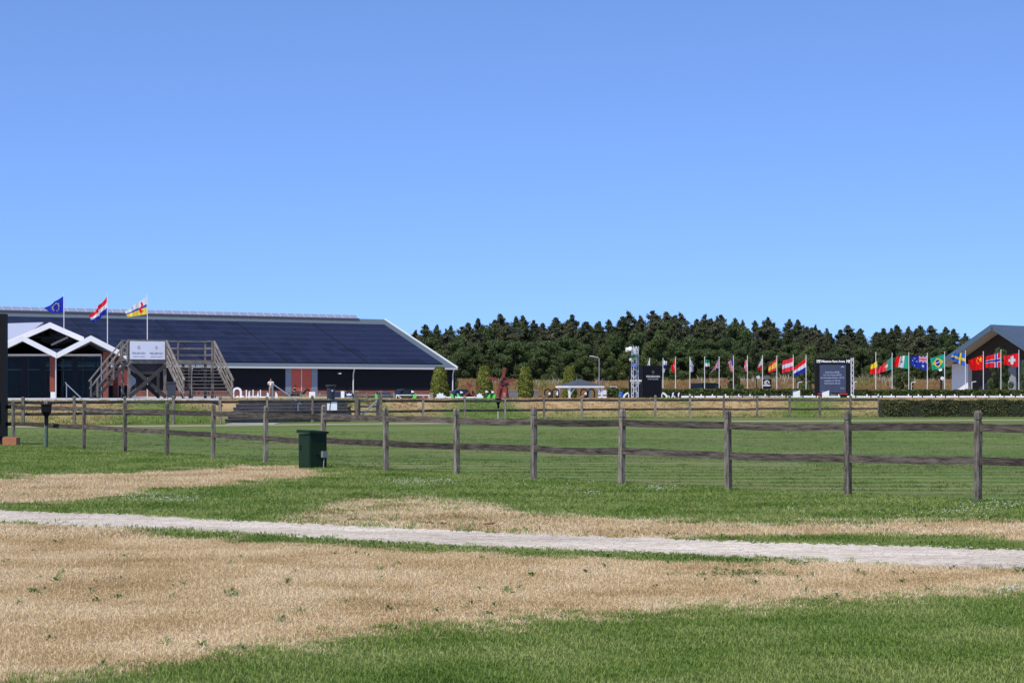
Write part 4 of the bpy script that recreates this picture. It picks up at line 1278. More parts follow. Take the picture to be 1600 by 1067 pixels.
# ------------------------------------------------------------------ flags
C = dict(w=(0.78, 0.78, 0.78, 1), r=lin(235, 36, 44), b=lin(34, 55, 160), eu=lin(34, 56, 170), y=lin(255, 220, 40), g=lin(24, 150, 85), k=(0.012, 0.012, 0.012, 1), o=lin(214, 60, 30),
         nb=lin(40, 80, 175), ly=lin(245, 215, 75), bl=lin(50, 110, 205), pk=lin(240, 60, 78), tg=lin(36, 172, 135), gr=lin(70, 150, 130), cr=lin(232, 24, 28), pb=lin(60, 90, 190))
FM = {}
def fmat(c):
    if c not in FM:
        m = mat('flag_' + c, C[c], 0.75, 0.04, 5, spec=0.15)
        nt = m.node_tree
        t = nt.nodes.new('ShaderNodeBsdfTranslucent'); t.inputs['Color'].default_value = C[c]
        mx = nt.nodes.new('ShaderNodeMixShader'); mx.inputs[0].default_value = 0.3
        nt.links.new(nt.nodes['Principled BSDF'].outputs[0], mx.inputs[1]); nt.links.new(t.outputs[0], mx.inputs[2])
        nt.links.new(mx.outputs[0], nt.nodes['Material Output'].inputs['Surface'])
        FM[c] = m
    return FM[c]
def flag_mesh(design, quad, D, fold=0.12, waves=2.2, ph=0.0, nu=40, nv=26):
    """quad = hoist top, hoist bottom, fly top, fly bottom as photograph offsets from the pole top (right, down)"""
    s = D / F
    ht, hb, ft, fb_ = [Vector((q[0] * s, 0, -q[1] * s)) for q in quad]
    keys = []
    pts = []
    for j in range(nv + 1):
        v = j / nv
        for i in range(nu + 1):
            u = i / nu
            p = (ht * (1 - v) + hb * v) * (1 - u) + (ft * (1 - v) + fb_ * v) * u
            wv = math.sin(waves * 2 * math.pi * u + ph + 1.3 * v) + 0.35 * math.sin(waves * 4.3 * math.pi * u - 2 * v + ph)
            e = u ** 0.7
            p = p + Vector((0.04 * wv * e * fold / 0.12, fold * wv * e, -0.10 * s * 20 * u * (1 - u) * (v - 0.3) * 0.5 + 0.025 * wv * e))
            pts.append(tuple(p))
    fs, mi = [], []
    for j in range(nv):
        for i in range(nu):
            c = design((i + 0.5) / nu, (j + 0.5) / nv)
            if c not in keys:
                keys.append(c)
            mi.append(keys.index(c))
            a = j * (nu + 1) + i
            fs.append((a, a + 1, a + nu + 2, a + nu + 1))
    me = bpy.data.meshes.new('flag')
    me.from_pydata(pts, [], fs)
    for c in keys:
        me.materials.append(fmat(c))
    me.polygons.foreach_set('material_index', mi)
    me.polygons.foreach_set('use_smooth', [True] * len(fs))
    me.update()
    return me
def hb3(a, b, c): return lambda u, v: a if v < 1 / 3 else (b if v < 2 / 3 else c)
def vb3(a, b, c, p=1 / 3, q=2 / 3): return lambda u, v: a if u < p else (b if u < q else c)
def cross(f, c1, c2=None, cx=0.36, w1=0.13, w2=0.06):
    def d(u, v):
        du, dv = abs(u - cx) * 1.4, abs(v - 0.5)
        if c2 and (du < w2 or dv < w2): return c2
        if du < w1 or dv < w1: return c1
        return f
    return d
def jack(u, v):
    x, y = abs(u - 0.5), abs(v - 0.5)
    if x < 0.05 or y < 0.09: return 'r'
    if x < 0.09 or y < 0.16: return 'w'
    q = abs(x - y)
    if q < 0.035: return 'r'
    if q < 0.10: return 'w'
    return 'b'
def star(cx, cy, r, col):
    def t(u, v):
        x, y = (u - cx) * 1.5, v - cy
        rr = math.hypot(x, y)
        return col if rr < r * (0.62 + 0.38 * math.cos(5 * math.atan2(x, -y))) + 0.004 else None
    return t
def layered(base, *tops):
    def d(u, v):
        for t in tops:
            c = t(u, v)
            if c: return c
        return base(u, v) if callable(base) else base
    return d
eu_d = layered('eu', *[star(0.5 + 0.22 * math.cos(a * math.pi / 6), 0.5 + 0.33 * math.sin(a * math.pi / 6), 0.06, 'y') for a in range(12)])
def lion(u, v):
    x, y = (u - 0.30) * 1.5, v - 0.48
    return 'r' if (abs(x - 0.08 * math.sin(y * 9)) < 0.085 - 0.05 * abs(y) and abs(y) < 0.38) or (abs(x) < 0.20 and abs(y + 0.05 - 0.5 * x) < 0.035) or (abs(x) < 0.17 and abs(y - 0.2 + 0.6 * x) < 0.035) else None
limb = layered(lambda u, v: 'w' if v < 0.42 else ('nb' if v < 0.58 else 'ly'), lion)
us = lambda u, v: ('b' if (u < 0.42 and v < 0.54) else ('pk' if int(v * 13) % 2 == 0 else 'w'))
aus = layered('b', lambda u, v: jack(u / 0.5, v / 0.5) if (u < 0.5 and v < 0.5) else None, star(0.25, 0.76, 0.12, 'w'), star(0.75, 0.2, 0.07, 'w'), star(0.75, 0.82, 0.07, 'w'), star(0.64, 0.46, 0.07, 'w'), star(0.87, 0.40, 0.07, 'w'))
def brazil(u, v):
    x, y = abs(u - 0.5), abs(v - 0.5)
    r = math.hypot((u - 0.5) * 1.45, v - 0.5)
    if r < 0.25: return 'w' if abs((v - 0.5) - 0.25 * (u - 0.5) + 0.02) < 0.03 else 'b'
    if x / 0.42 + y / 0.40 < 1: return 'ly'
    return 'tg'
china = layered('cr', star(0.18, 0.27, 0.17, 'y'), star(0.36, 0.12, 0.06, 'y'), star(0.43, 0.24, 0.06, 'y'), star(0.43, 0.40, 0.06, 'y'), star(0.36, 0.52, 0.06, 'y'))
def spain(u, v):
    if v < 0.27 or v > 0.73: return 'pk'
    return 'r' if (abs(u - 0.3) < 0.06 and abs(v - 0.5) < 0.13) else 'ly'
portugal = layered(lambda u, v: 'gr' if u < 0.4 else 'pk', lambda u, v: ('w' if math.hypot((u - 0.4) * 1.5, v - 0.5) < 0.1 else 'ly') if math.hypot((u - 0.4) * 1.5, v - 0.5) < 0.17 else None)
mexico = layered(vb3('tg', 'w', 'cr'), lambda u, v: 'gr' if math.hypot((u - 0.5) * 1.5, v - 0.5) < 0.1 else None)
swiss = lambda u, v: 'w' if ((abs(u - 0.45) < 0.09 and abs(v - 0.5) < 0.34) or (abs(v - 0.5) < 0.13 and abs(u - 0.45) < 0.22)) else 'r'
turkey = layered('r', lambda u, v: 'w' if math.hypot((u - 0.38) * 1.5, v - 0.5) < 0.22 and math.hypot((u - 0.44) * 1.5, v - 0.5) > 0.18 else None)
finland = cross('w', 'b', None, 0.36, 0.12)
def flagpole(px, ytop, D, zb, design, quad, label, group, fold=0.12, waves=2.0, r=0.045):
    zt = ZP(ytop, D)
    t = thing('flagpole', label, 'flag', (XP(px, D), D, zb), 0, group)
    MB().cyl((0, 0, -0.1), (0, 0, zt - zb), r, r * 0.75, 10).build('pole', M_pole, t)
    MB().lathe([(0.02, 0), (0.055, 0.03), (0.055, 0.07), (0.01, 0.10)], 10).build('finial', M_pole, t, (0, 0, zt - zb))
    link('flag', flag_mesh(design, quad, D, fold, waves, px * 0.37), t, (0, 0, zt - zb))
    return t
G1 = 'flagpoles behind the pavilion'
FD = 158
flagpole(100, 461, FD, PLAT, eu_d, [(-1, 1.5), (-1, 27.5), (-30, 21), (-19, 28)], 'blue flag with a ring of yellow stars on a pole above the pavilion', G1, 0.18)
flagpole(168, 461, FD, PLAT, hb3('r', 'w', 'b'), [(-1, 2.5), (-1, 28), (-28, 34), (-22, 44)], 'red, white and blue drooping flag on the pole between the starred and the lion flags', G1, 0.25)
flagpole(230.3, 462, FD, PLAT, limb, [(-1, 1.5), (-1, 29), (-34, 24), (-29, 33)], 'white, blue and yellow flag with a red lion above the timber tower', G1, 0.15)
G2 = 'national flags along the hedge'
H = 206
fl_list = [
 (1015, 560.5, hb3('w', 'w', 'r'), [(-.5, 1), (-.5, 14), (-3.5, 9), (-5, 14)], 'white and red flag showing its tip above the black sign tower', 0.1),
 (1036, 561, layered(hb3('w', 'b', 'w')), [(.5, 1.5), (.5, 21), (6.5, 4), (2.5, 21)], 'limp white flag with a dark blue band beside the black sign tower', 0.16),
 (1055.5, 559.5, turkey, [(-.5, 1.5), (0.5, 22), (-7, 14), (-5, 21)], 'limp plain red flag hanging from its pole over the hedge', 0.2),
 (1078, 559, cross('w', 'w', 'pb', 0.8, 0.1, 0.03), [(.5, 1.5), (.5, 22), (5.5, 11), (4.5, 22)], 'limp all-white flag on a pole over the hedge', 0.2),
 (1101, 558.5, hb3('g', 'w', 'k'), [(.3, 2.5), (.3, 20), (7, 4), (8, 19)], 'green, white and black flag over the dark van', 0.12),
 (1123.8, 559, jack, [(-1, 1.5), (-1, 15), (-9, 17), (-13, 23)], 'blue flag with red and white crosses hanging slack near the dark van', 0.2),
 (1146, 557.5, us, [(-.3, 2.5), (-.3, 23), (-9, 8), (-4, 24)], 'red-striped flag with a blue corner, hanging folded', 0.2),
 (1168, 557, cross('r', 'w', None, 0.4, 0.16), [(-.3, 4), (-.3, 22), (-6, 10), (-4, 24)], 'limp red flag with a white cross left of the emblem sign', 0.22),
 (1191.5, 557, lambda u, v: 'w' if v < 0.5 else 'r', [(-.3, 1), (.3, 22), (-6, 13), (-6, 21)], 'limp flag, white above red, in front of the black emblem sign', 0.2),
 (1213.8, 557, spain, [(-.3, 3), (-.3, 21), (-13, 15), (-14, 26)], 'red and yellow striped flag blowing next to the emblem sign', 0.14),
 (1239.5, 556, hb3('pk', 'w', 'pk'), [(-.4, 2.5), (-.4, 22), (-17, 8), (-17, 27)], 'red-white-red striped flag streaming from its pole', 0.14),
 (1259.5, 556, hb3('r', 'w', 'b'), [(-.4, 3), (-.4, 25), (-19, 19), (-19, 32)], 'red, white and blue striped flag beside the big scoreboard', 0.14),
 (1368.5, 551.5, hb3('k', 'y', 'r'), [(0.5, 2), (4, 32), (-5, 11), (-11, 33)], 'black, yellow and red flag hanging aslant from its pole', 0.10),
 (1394, 553, portugal, [(-.4, 4), (-.4, 24), (-21, 22), (-22, 30)], 'green and red flag drooping towards the black, yellow and red one', 0.14),
 (1420, 552.5, mexico, [(-.4, 2.5), (-.4, 24), (-19, 5), (-24, 19)], 'green, white and red flag in upright bands', 0.15),
 (1449, 553, aus, [(-.4, 3), (-.4, 26), (-26, 4), (-26, 18)], 'dark blue flag with white stars and a crossed corner', 0.10),
 (1476, 551, brazil, [(-.4, 2.5), (-.4, 24), (-23, 9), (-19, 27)], 'green flag with a yellow diamond and blue disc', 0.12),
 (1508.5, 549, cross('bl', 'ly', None, 0.36, 0.10), [(-.4, 3), (-.4, 24), (-20, 2), (-23, 12)], 'blue flag with a yellow cross curling in the wind by the house', 0.28),
 (1536.5, 550.5, china, [(-.4, 3.5), (-.4, 27), (-24, 13), (-20, 28)], 'bright red flag with small yellow stars by the house', 0.16),
 (1564, 548, cross('r', 'w', 'b', 0.30, 0.13, 0.065), [(-.4, 2.5), (-.4, 26), (-24, 9), (-24, 26)], 'red flag with a blue and white cross in front of the house', 0.10),
 (1592, 548.5, swiss, [(-.4, 3), (-.4, 25), (-24, 8), (-23, 21)], 'red flag with a white cross emblem beside the clipped conifer', 0.14),
]
for px, yt, dsg, qd, lb_, fo in fl_list:
    flagpole(px, yt, H, ARENA, dsg, qd, lb_, G2, fo, 1.6)

# ------------------------------------------------------------------ sign tower, truss, scoreboard
sb_ = thing('sign_tower', 'tall black two-sided sign tower with white lettering behind the truss mast', 'sign', (XP(1006, 165), 165, ARENA), 0)
SZ = ZP(571, 165) - ARENA
M_sign = mat('sign_black', (0.007, 0.008, 0.012, 1), 0.6, 0.15, 1, spec=0.2)
for (pxa, pxb, da, db, ty, nm) in ((983.3, 1005.6, 166.2, 165.0, 595, 0), (1006.2, 1033, 165.0, 166.2, 588.5, 1)):
    a = Vector((XP(pxa, da) - XP(1006, 165), da - 165, 0)); b_ = Vector((XP(pxb, db) - XP(1006, 165), db - 165, 0))
    pn = MB(); pn.beam(a + Vector((0, 0, SZ / 2)), b_ + Vector((0, 0, SZ / 2)), 0.12, SZ)
    pnl = pn.build('panel', M_sign, sb_)
    ang = math.atan2(b_.y - a.y, b_.x - a.x)
    nrm = Vector((math.sin(ang), -math.cos(ang), 0)) * 0.066
    mid = (a + b_) / 2 + nrm
    zt = ZP(ty, 165.6) - ARENA
    w_ = (b_ - a).length
    text('lettering', 'PEELBERGEN', 0.235, M_txt, pnl, mid + Vector((0, 0, zt)), (R(90), 0, ang), sx=0.93 * w_ / 1.62, bold=0.006)
    text('lettering', 'EQUESTRIAN CENTRE', 0.085, M_txt, pnl, mid + Vector((0, 0, zt - 0.22)), (R(90), 0, ang), sx=1.15 * w_ / 1.62)
    em = MB(); em.arc((0, 0), 0.11, 0.135, 0, 2 * math.pi, -0.004, 0.004, 14); em.arc((0, 0), 0.04, 0.06, 0, 2 * math.pi, -0.004, 0.004, 10)
    eo = em.build('emblem', mat('emblem_brass', (0.35, 0.27, 0.14, 1), 0.5), pnl, mid + Vector((0, 0, zt + 0.38)), ang)
    MB().beam(a + nrm * 1.1 + Vector((0, 0, SZ / 2)), a + nrm * 1.1 + Vector((0.001, 0, SZ / 2 + 0.001)), 0.02, 0.02)
MB().box((0.0, 1.25, SZ / 2), (2.2, 0.1, SZ - 0.02)).build('back_panel', M_sign, sb_)

def truss(px0, px1, ytop, D, zb, label, nseg, brace=True):
    w = (px1 - px0) * D / F
    t = thing('truss_mast', label, 'mast', (XP((px0 + px1) / 2, D), D, zb), R(20) if nseg > 10 else 0, 'truss masts')
    h = ZP(ytop, D) - zb
    k = w / 2 * (0.8 if nseg > 10 else 1.0)
    cn = [(-k, -k), (k, -k), (k, k), (-k, k)]
    for x, y in cn:
        MB().cyl((x, y, 0), (x, y, h), 0.028, 0.028, 8).build('chord', M_alu, t)
    sg = h / nseg
    for f_ in range(4):
        a, b_ = cn[f_], cn[(f_ + 1) % 4]
        bm = MB(); bm.cyl((a[0], a[1], 0), (b_[0], b_[1], sg), 0.02, 0.02, 6); m1 = bm.mesh('brace', M_alu)
        bm = MB(); bm.cyl((b_[0], b_[1], 0), (a[0], a[1], sg), 0.02, 0.02, 6); m2 = bm.mesh('brace', M_alu)
        for i in range(nseg):
            link('brace', m1 if i % 2 == f_ % 2 else m2, t, (0, 0, i * sg))
    return t
tr1 = truss(987, 997, 541, 150, ARENA, 'silver truss mast carrying white horn loudspeakers', 12)
truss(1330, 1333.4, 559, 172, ARENA, 'thin silver truss mast beside the scoreboard', 10)
hs_ = thing('horn_speakers', 'cluster of white horn loudspeakers at the top of the truss mast', 'loudspeaker', (XP(986, 149.5), 149.5, ZP(547, 149.5)))
b = MB(); b.cyl((0.1, 0, 0.06), (-0.38, -0.1, 0.02), 0.12, 0.17, 14); b.build('horn', M_white, hs_)
b = MB(); b.cyl((0.1, 0.1, 0.10), (-0.10, -0.35, 0.12), 0.06, 0.15, 12); b.build('horn', M_white, hs_)
MB().bb(0.02, 0.34, -0.1, 0.12, -0.3, 0.16).build('bracket', M_alu, hs_)
h2 = thing('flood_lamp', 'small white lamp clamped to the truss mast below the green box', 'lamp', (XP(986, 149.6), 149.6, ZP(561.5, 149.6)))
b = MB(); b.cyl((0.1, 0, 0.02), (-0.1, -0.08, -0.03), 0.06, 0.11, 12); b.build('housing', M_white, h2)
MB().cyl((0.08, 0, 0.02), (0.3, 0.1, 0.05), 0.02).build('arm', M_alu, h2)
gb = MB().bb(-0.27, 0.27, -0.06, 0.06, -0.11, 0.11).build('cable_box', mat('box_green', (0.02, 0.13, 0.06, 1), 0.5), None, (XP(991.5, 149.45), 149.45, ZP(557, 149.45)))
tag(gb, 'green box strapped across the truss mast', 'box')
bb_ = MB(); bb_.plate([(-0.2, -0.14), (0.12, -0.12), (0.2, 0.14), (0.0, 0.1), (-0.12, 0.02)], -0.02, 0.03)
tag(bb_.build('blue_cloth', mat('cloth_blue', (0.10, 0.18, 0.55, 1), 0.7), None, (XP(990.5, 149.5), 149.5, ZP(570, 149.5))), 'scrap of blue cloth tied to the truss mast', 'cloth')

SD = 175
scb = thing('scoreboard', 'big black scoreboard with a grey-blue display of white text', 'scoreboard', (XP(1302.8, SD), SD, ARENA))
sx = lambda p: XP(p, SD) - XP(1302.8, SD)
sz = lambda y: ZP(y, SD) - ARENA
M_scr = mat('screen_blue', lin(62, 70, 92), 0.35, 0.06, 1.2)
MB().bb(sx(1273), sx(1332), -0.2, 0.2, sz(618.5), sz(559.5)).build('housing', M_black, scb)
dsp = MB().bb(sx(1280.2), sx(1321), -0.215, -0.203, sz(613.5), sz(570)).build('display', M_scr, scb)
for i in range(1, 4):
    xx = sx(1280.2) + (sx(1321) - sx(1280.2)) * i / 4
    MB().bb(xx - 0.006, xx + 0.006, -0.2165, -0.2155, sz(613.4), sz(570.1)).build('module_joint', mat('joint_dark', (0.03, 0.035, 0.05, 1), 0.5), dsp)
ty = -0.207
text('lettering', 'Milestone Farm Arena', 0.255, M_txt, scb, (sx(1301), ty, sz(564.7)), (R(90), 0, 0), sx=0.86, bold=0.012)
for p in (1278.3, 1324.6):
    text('emblem', 'Mf', 0.36, M_txt, scb, (sx(p), ty, sz(564.7)), (R(90), 0, 0.0), sx=0.85, bold=0.016)
M_stx = mat('display_text', lin(160, 170, 200), 0.5)
for s_, y, w_ in (('Royal Prince (80-85)', 581.6, 1.0), ('Con brio Princess (89-92)', 585.8, 1.0), ('Lara Hernandez Stracker 120-125', 590.2, 1.0), ('Josephine Lai 120-125', 594.8, 1.0), ('Roland Storm 140-145', 599, 1.0), ):
    text('lettering', s_, 0.20, M_stx, dsp, (sx(1300), -0.2185, sz(y)), (R(90), 0, 0), sx=0.72, bold=0.004)
text('lettering', '10:06', 0.19, M_stx, dsp, (sx(1315.3), -0.2185, sz(606.6)), (R(90), 0, 0), sx=0.9)
text('lettering', 'Milestone', 0.12, M_txt, scb, (sx(1302), ty, sz(616.4)), (R(90), 0, 0), sx=1.1)
em = MB(); em.arc((sx(1300), sz(575.2)), 0.10, 0.15, 0, 2 * math.pi, -0.219, -0.216, 16); em.build('emblem', mat('emblem_dull_red', lin(92, 66, 72), 0.6), dsp)
em = MB(); em.plate([(sx(1312.6), sz(573.9)), (sx(1314.5), sz(572.6)), (sx(1316.5), sz(571.8)), (sx(1319), sz(573.9))], -0.219, -0.216); em.build('emblem', mat('emblem_pale_blue', lin(130, 165, 205), 0.6), dsp)
for p in (1279, 1327):
    MB().bb(sx(p) - 0.06, sx(p) + 0.06, -0.1, 0.1, 0, sz(618.6)).build('leg', M_dark, scb)

em_ = thing('emblem_sign', 'black board with a white horse-head emblem standing behind the hedge', 'sign', (XP(1198, 212), 212, ARENA), R(-8))
ez = lambda y: ZP(y, 212) - ARENA
ex = lambda p: XP(p, 212) - XP(1198, 212)
MB().bb(ex(1191.2), ex(1205.5), -0.12, 0.12, 0.0, ez(592.3)).build('board', M_sign, em_)
MB().bb(ex(1192.8), ex(1202.6), -0.12, 0.12, ez(592), ez(587)).build('top_box', mat('sign_grey', (0.10, 0.10, 0.11, 1), 0.6), em_)
b = MB(); b.arc((ex(1198.2), ez(598)), 0.20, 0.27, R(-20), R(200), -0.128, -0.122, 16); b.arc((ex(1198.0), ez(598.2)), 0.07, 0.12, R(60), R(330), -0.128, -0.122, 12)
b.plate([(ex(1195.3), ez(600.5)), (ex(1196.2), ez(597.5)), (ex(1197.6), ez(596)), (ex(1197), ez(599.5))], -0.128, -0.122)
b.build('emblem', M_txt, em_)
text('lettering', 'EMMERS', 0.21, M_txt, em_, (ex(1198.2), -0.125, ez(602.2)), (R(90), 0, 0), sx=0.95, bold=0.008)
wf = thing('framed_board', 'black board in a pale frame behind the low hedge', 'sign', (XP(958.5, 208), 208, ARENA))
wz = lambda y: ZP(y, 208) - ARENA
MB().bb(-0.36, 0.36, -0.03, 0.03, wz(609), wz(603.6)).build('frame', M_wtrim, wf)
MB().bb(-0.31, 0.31, -0.045, -0.032, wz(609), wz(604.4)).build('board', M_sign, wf)
for x in (-0.3, 0.3):
    MB().bb(x - 0.03, x + 0.03, -0.025, 0.025, 0, wz(609) - 0.003).build('leg', M_wtrim, wf)

# ------------------------------------------------------------------ white arena boards
ab = thing('arena_rail', 'long white arena rail of boards with small posts and printed panels', 'fence', (XP(1330, 150), 150, ARENA))
ax = lambda p: XP(p, 150) - XP(1330, 150)
az = lambda y: ZP(y, 150) - ARENA
M_print = mat('printed_board', (0.55, 0.52, 0.46, 1), 0.6, 0.75, 3.0, stretch=(1.6, 1, 4), col2=(0.78, 0.77, 0.74, 1))
p = 1064.0
i = 0
while p < 1640:
    wd = random.choice((17, 20, 23, 15, 26))
    q = p + wd
    pr = 1130 < p < 1236
    MB().bb(ax(p) + 0.02, ax(q) - 0.05, -0.02, 0.02, az(623.5), az(618.3 + random.uniform(-0.15, 0.15))).build('board', M_print if pr else M_white, ab)
    MB().bb(ax(q) - 0.04, ax(q) + 0.01, -0.03, 0.03, -0.05, az(618.0)).build('clip', M_dark, ab)
    if i % 1 == 0:
        MB().bb(ax(q - 6) - 0.04, ax(q - 6) + 0.04, 0.03, 0.10, 0, az(615.8)).build('post', M_white, ab)
    p = q + 0.6
    i += 1

# ------------------------------------------------------------------ street lamps
def lamp(px, ytop, D, arm_px, label, group, r=0.05):
    t = thing('street_lamp', label, 'lamp', (XP(px, D), D, ARENA), 0, group)
    zt = ZP(ytop, D) - ARENA
    a = arm_px * D / F
    MB().tube([(0, 0, -0.1), (0, 0, zt * 0.97), (a * 0.12, 0, zt), (a * 0.55, 0, zt + abs(a) * 0.08)], r, 8).build('pole', M_steel if arm_px < 0 else M_alu, t)
    MB().beam((a * 0.5, 0, zt + abs(a) * 0.10), (a, 0, zt + abs(a) * 0.16), 0.2, 0.10).build('lamp_head', M_alu, t)
lamp(936.2, 558.5, 236, -15, 'tall street lamp with an arm reaching over beside the gazebo', 'street lamps', 0.06)
lamp(1247, 597.5, 214, 6, 'low lamp post with a flat head near the red, white and blue flag', 'low lamp posts')
lamp(1334.5, 597, 214, 4.5, 'low lamp post with a flat head behind the truss mast', 'low lamp posts')
lamp(1424, 597.5, 214, 6.5, 'low lamp post with a flat head beside the dark blue flag pole', 'low lamp posts')
lamp(1518.5, 597, 214, 6.5, 'low lamp post with a flat head before the house', 'low lamp posts')
for px, yt, heads, lb_ in ((1182, 589, ((1, 589.5),), 'white loudspeaker on a dark pole left of the emblem sign'), (1470.5, 574, ((-4, 577), (-1, 591)), 'dark post with two white loudspeakers beside the house')):
    t = thing('loudspeaker_pole', lb_, 'loudspeaker', (XP(px, 211), 211, ARENA), 0)
    MB().cyl((0, 0, 0), (0, 0, ZP(yt, 211) - ARENA), 0.06 if px < 1300 else 0.14, None, 10).build('pole', M_dark, t)
    for dx, y in heads:
        MB().cyl((0, -0.1, ZP(y, 211) - ARENA), (dx * 0.068 + 0.1, -0.4, ZP(y, 211) - ARENA), 0.06, 0.2, 12).build('horn', M_white, t)
# ------------------------------------------------------------------ vegetation
M_topi = leafmat('topiary_leaf', (0.18, 0.20, 0.035, 1), 0.45, 0.25, 0.3, 1.2)
M_hedge = leafmat('hedge_leaf', (0.075, 0.105, 0.022, 1), 0.5, 0.2, 0.3, 0.8)
M_hedge2 = leafmat('near_hedge_leaf', (0.098, 0.105, 0.038, 1), 0.7, 0.2, 0.45, 1.5)
M_core = mat('hedge_shade', (0.022, 0.026, 0.011, 1), 0.95, 0.3, 2)  # dark core colour paints in the shade behind the outer leaves
M_trunk = mat('bark', (0.075, 0.055, 0.042, 1), 0.9, 0.3, 3)
M_pine = leafmat('pine_needles', (0.088, 0.110, 0.046, 1), 0.3, 0.35, 0.35, 0.25)
M_pine2 = leafmat('pine_needles_pale', (0.120, 0.128, 0.064, 1), 0.3, 0.35, 0.35, 0.25)
M_decid = leafmat('broadleaf', (0.094, 0.132, 0.044, 1), 0.3, 0.35, 0.35, 0.3)
M_decid2 = leafmat('broadleaf_light', (0.105, 0.140, 0.040, 1), 0.35, 0.3, 0.3, 0.3)

def box_hedge(name, label, pts, w, h, leaf, m, n_m2, core=True):
    """clipped hedge following a polyline of ground points"""
    t = thing(name, label, 'hedge', pts[0])
    o = Vector(pts[0])
    cs, ns = [], []
    cb = MB()
    for a, b_ in zip(pts[:-1], pts[1:]):
        a = Vector(a) - o; b_ = Vector(b_) - o
        d = (b_ - a); L_ = d.length; d.normalize(); sd_ = Vector((d.y, -d.x, 0))
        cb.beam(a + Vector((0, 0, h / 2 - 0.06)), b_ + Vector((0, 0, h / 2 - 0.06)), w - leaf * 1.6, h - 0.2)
        for (area, kind) in ((L_ * h, 'f'), (L_ * h * 0.5, 'b'), (L_ * w, 't'), (w * h, 'e0'), (w * h, 'e1')):
            n = int(area * n_m2)
            u = rng.uniform(0, L_, n); q = rng.uniform(-0.5, 0.5, n) * w; z = rng.uniform(0.03, 1, n) * h
            jit = np.abs(rng.normal(size=n)) * leaf * 0.9
            bump = 0.035 * np.sin(u * 1.9) + 0.03 * np.sin(u * 4.7 + 1)
            if kind == 'f': q = w / 2 - jit + bump; nn = sd_
            elif kind == 'b': q = -w / 2 + jit; nn = -sd_
            elif kind == 't': z = h - jit + bump + 0.02; nn = Vector((0, 0, 1))
            elif kind == 'e0': u = 0 + jit; nn = -d
            else: u = L_ - jit; nn = d
            P = np.array(a)[None] + u[:, None] * np.array(d)[None] + q[:, None] * np.array(sd_)[None]
            P = P + np.array([0, 0, 1])[None] * z[:, None]
            cs.append(P); ns.append(np.repeat(np.array(nn)[None], n, 0))
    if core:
        cb.build('shaded_twig_core', M_core, t)
    me = quads('foliage', np.concatenate(cs), 0.75, leaf, m, np.concatenate(ns))
    link('foliage', me, t)
    return t

hp = [(XP(p, float(D2(p)) - 0.8), float(D2(p)) - 0.8, 0.0) for p in (1376, 1450, 1530, 1610, 1720)]
box_hedge('clipped_hedge', 'clipped dark beech hedge at the end of the far fence', hp, 0.9, 1.03, 0.075, M_hedge2, 850)
hz_ = 1.72
box_hedge('long_hedge', 'long clipped green hedge below the row of national flags', [(XP(p, 200), 200, ARENA) for p in (1030, 1120, 1272)], 1.3, hz_, 0.17, M_hedge, 170)
box_hedge('long_hedge', 'clipped green hedge right of the scoreboard in front of the house', [(XP(p, 200), 200, ARENA) for p in (1330, 1450, 1640)], 1.3, hz_ - 0.08, 0.17, M_hedge, 170)
box_hedge('short_hedge', 'short block of clipped hedge left of the black sign tower', [(XP(p, 196), 196, ARENA) for p in (949, 986)], 1.3, hz_ + 0.05, 0.17, M_hedge, 170)
box_hedge('low_hedge', 'low green hedge strip in front of the riding hall', [(XP(p, 200), 200, ARENA) for p in (470, 640)], 0.5, 0.95, 0.14, M_hedge, 150)

def topiary_mesh(h, r, seed):
    n = 5200
    u = rng.uniform(0, 1, n); th_ = rng.uniform(0, 2 * np.pi, n)
    prof = np.interp(u, [0, 0.06, 0.2, 0.5, 0.8, 0.95, 1.0], [0.62, 0.88, 1.0, 0.93, 0.74, 0.58, 0.30])
    rr = prof * r * (1 + 0.05 * np.sin(th_ * 5 + u * 9) + 0.04 * np.sin(u * 31 + th_ * 3)) * (1 - np.abs(rng.normal(size=n)) * 0.055)
    P = np.stack([rr * np.cos(th_), rr * np.sin(th_), u * h], 1)
    top = rng.uniform(0, 1, n // 8); tt = rng.uniform(0, 2 * np.pi, n // 8); rt = np.sqrt(top) * r * 0.5
    P2 = np.stack([rt * np.cos(tt), rt * np.sin(tt), h - 0.05 + rng.normal(size=n // 8) * 0.04], 1)
    N1 = np.stack([np.cos(th_), np.sin(th_), np.full(n, 0.25)], 1)
    N2 = np.repeat(np.array([[0, 0, 1.0]]), n // 8, 0)
    return quads('crown', np.concatenate([P, P2]), 0.7, 0.15, M_topi, np.concatenate([N1, N2]))
tp = [(687, 574, 186, 14.2, 0.55, 'clipped cone-shaped tree in front of the riding hall corner'), (757, 573, 192, 13.5, 0.6, 'clipped cone-shaped tree behind the red windmills'),
      (821, 574, 190, 12.2, 0.62, 'clipped cone-shaped tree standing alone right of the upright windmill'), (889.5, 573.5, 196, 11.5, 0.5, 'clipped cone-shaped tree directly behind the gazebo')]
for i, (px, yt, D, hw, ts_, lb_) in enumerate(tp):
    t = thing('topiary_tree', lb_, 'tree', (XP(px, D), D, ARENA), 0, 'clipped cone trees beside the arena')
    r = hw * D / F; h = ZP(yt, D) - ARENA - ts_
    link('crown', topiary_mesh(h, r, i), t, (0, 0, ts_))
    cr = MB(); cr.lathe([(r * 0.5, 0.1), (r * 0.85, h * 0.2), (r * 0.8, h * 0.5), (r * 0.62, h * 0.8), (r * 0.3, h * 0.97)], 14); cr.build('shaded_twig_core', M_core, t, (0, 0, ts_))
    MB().cyl((0, 0, -0.1), (0, 0, ts_ + 0.2), 0.08, 0.07).build('trunk', M_trunk, t)

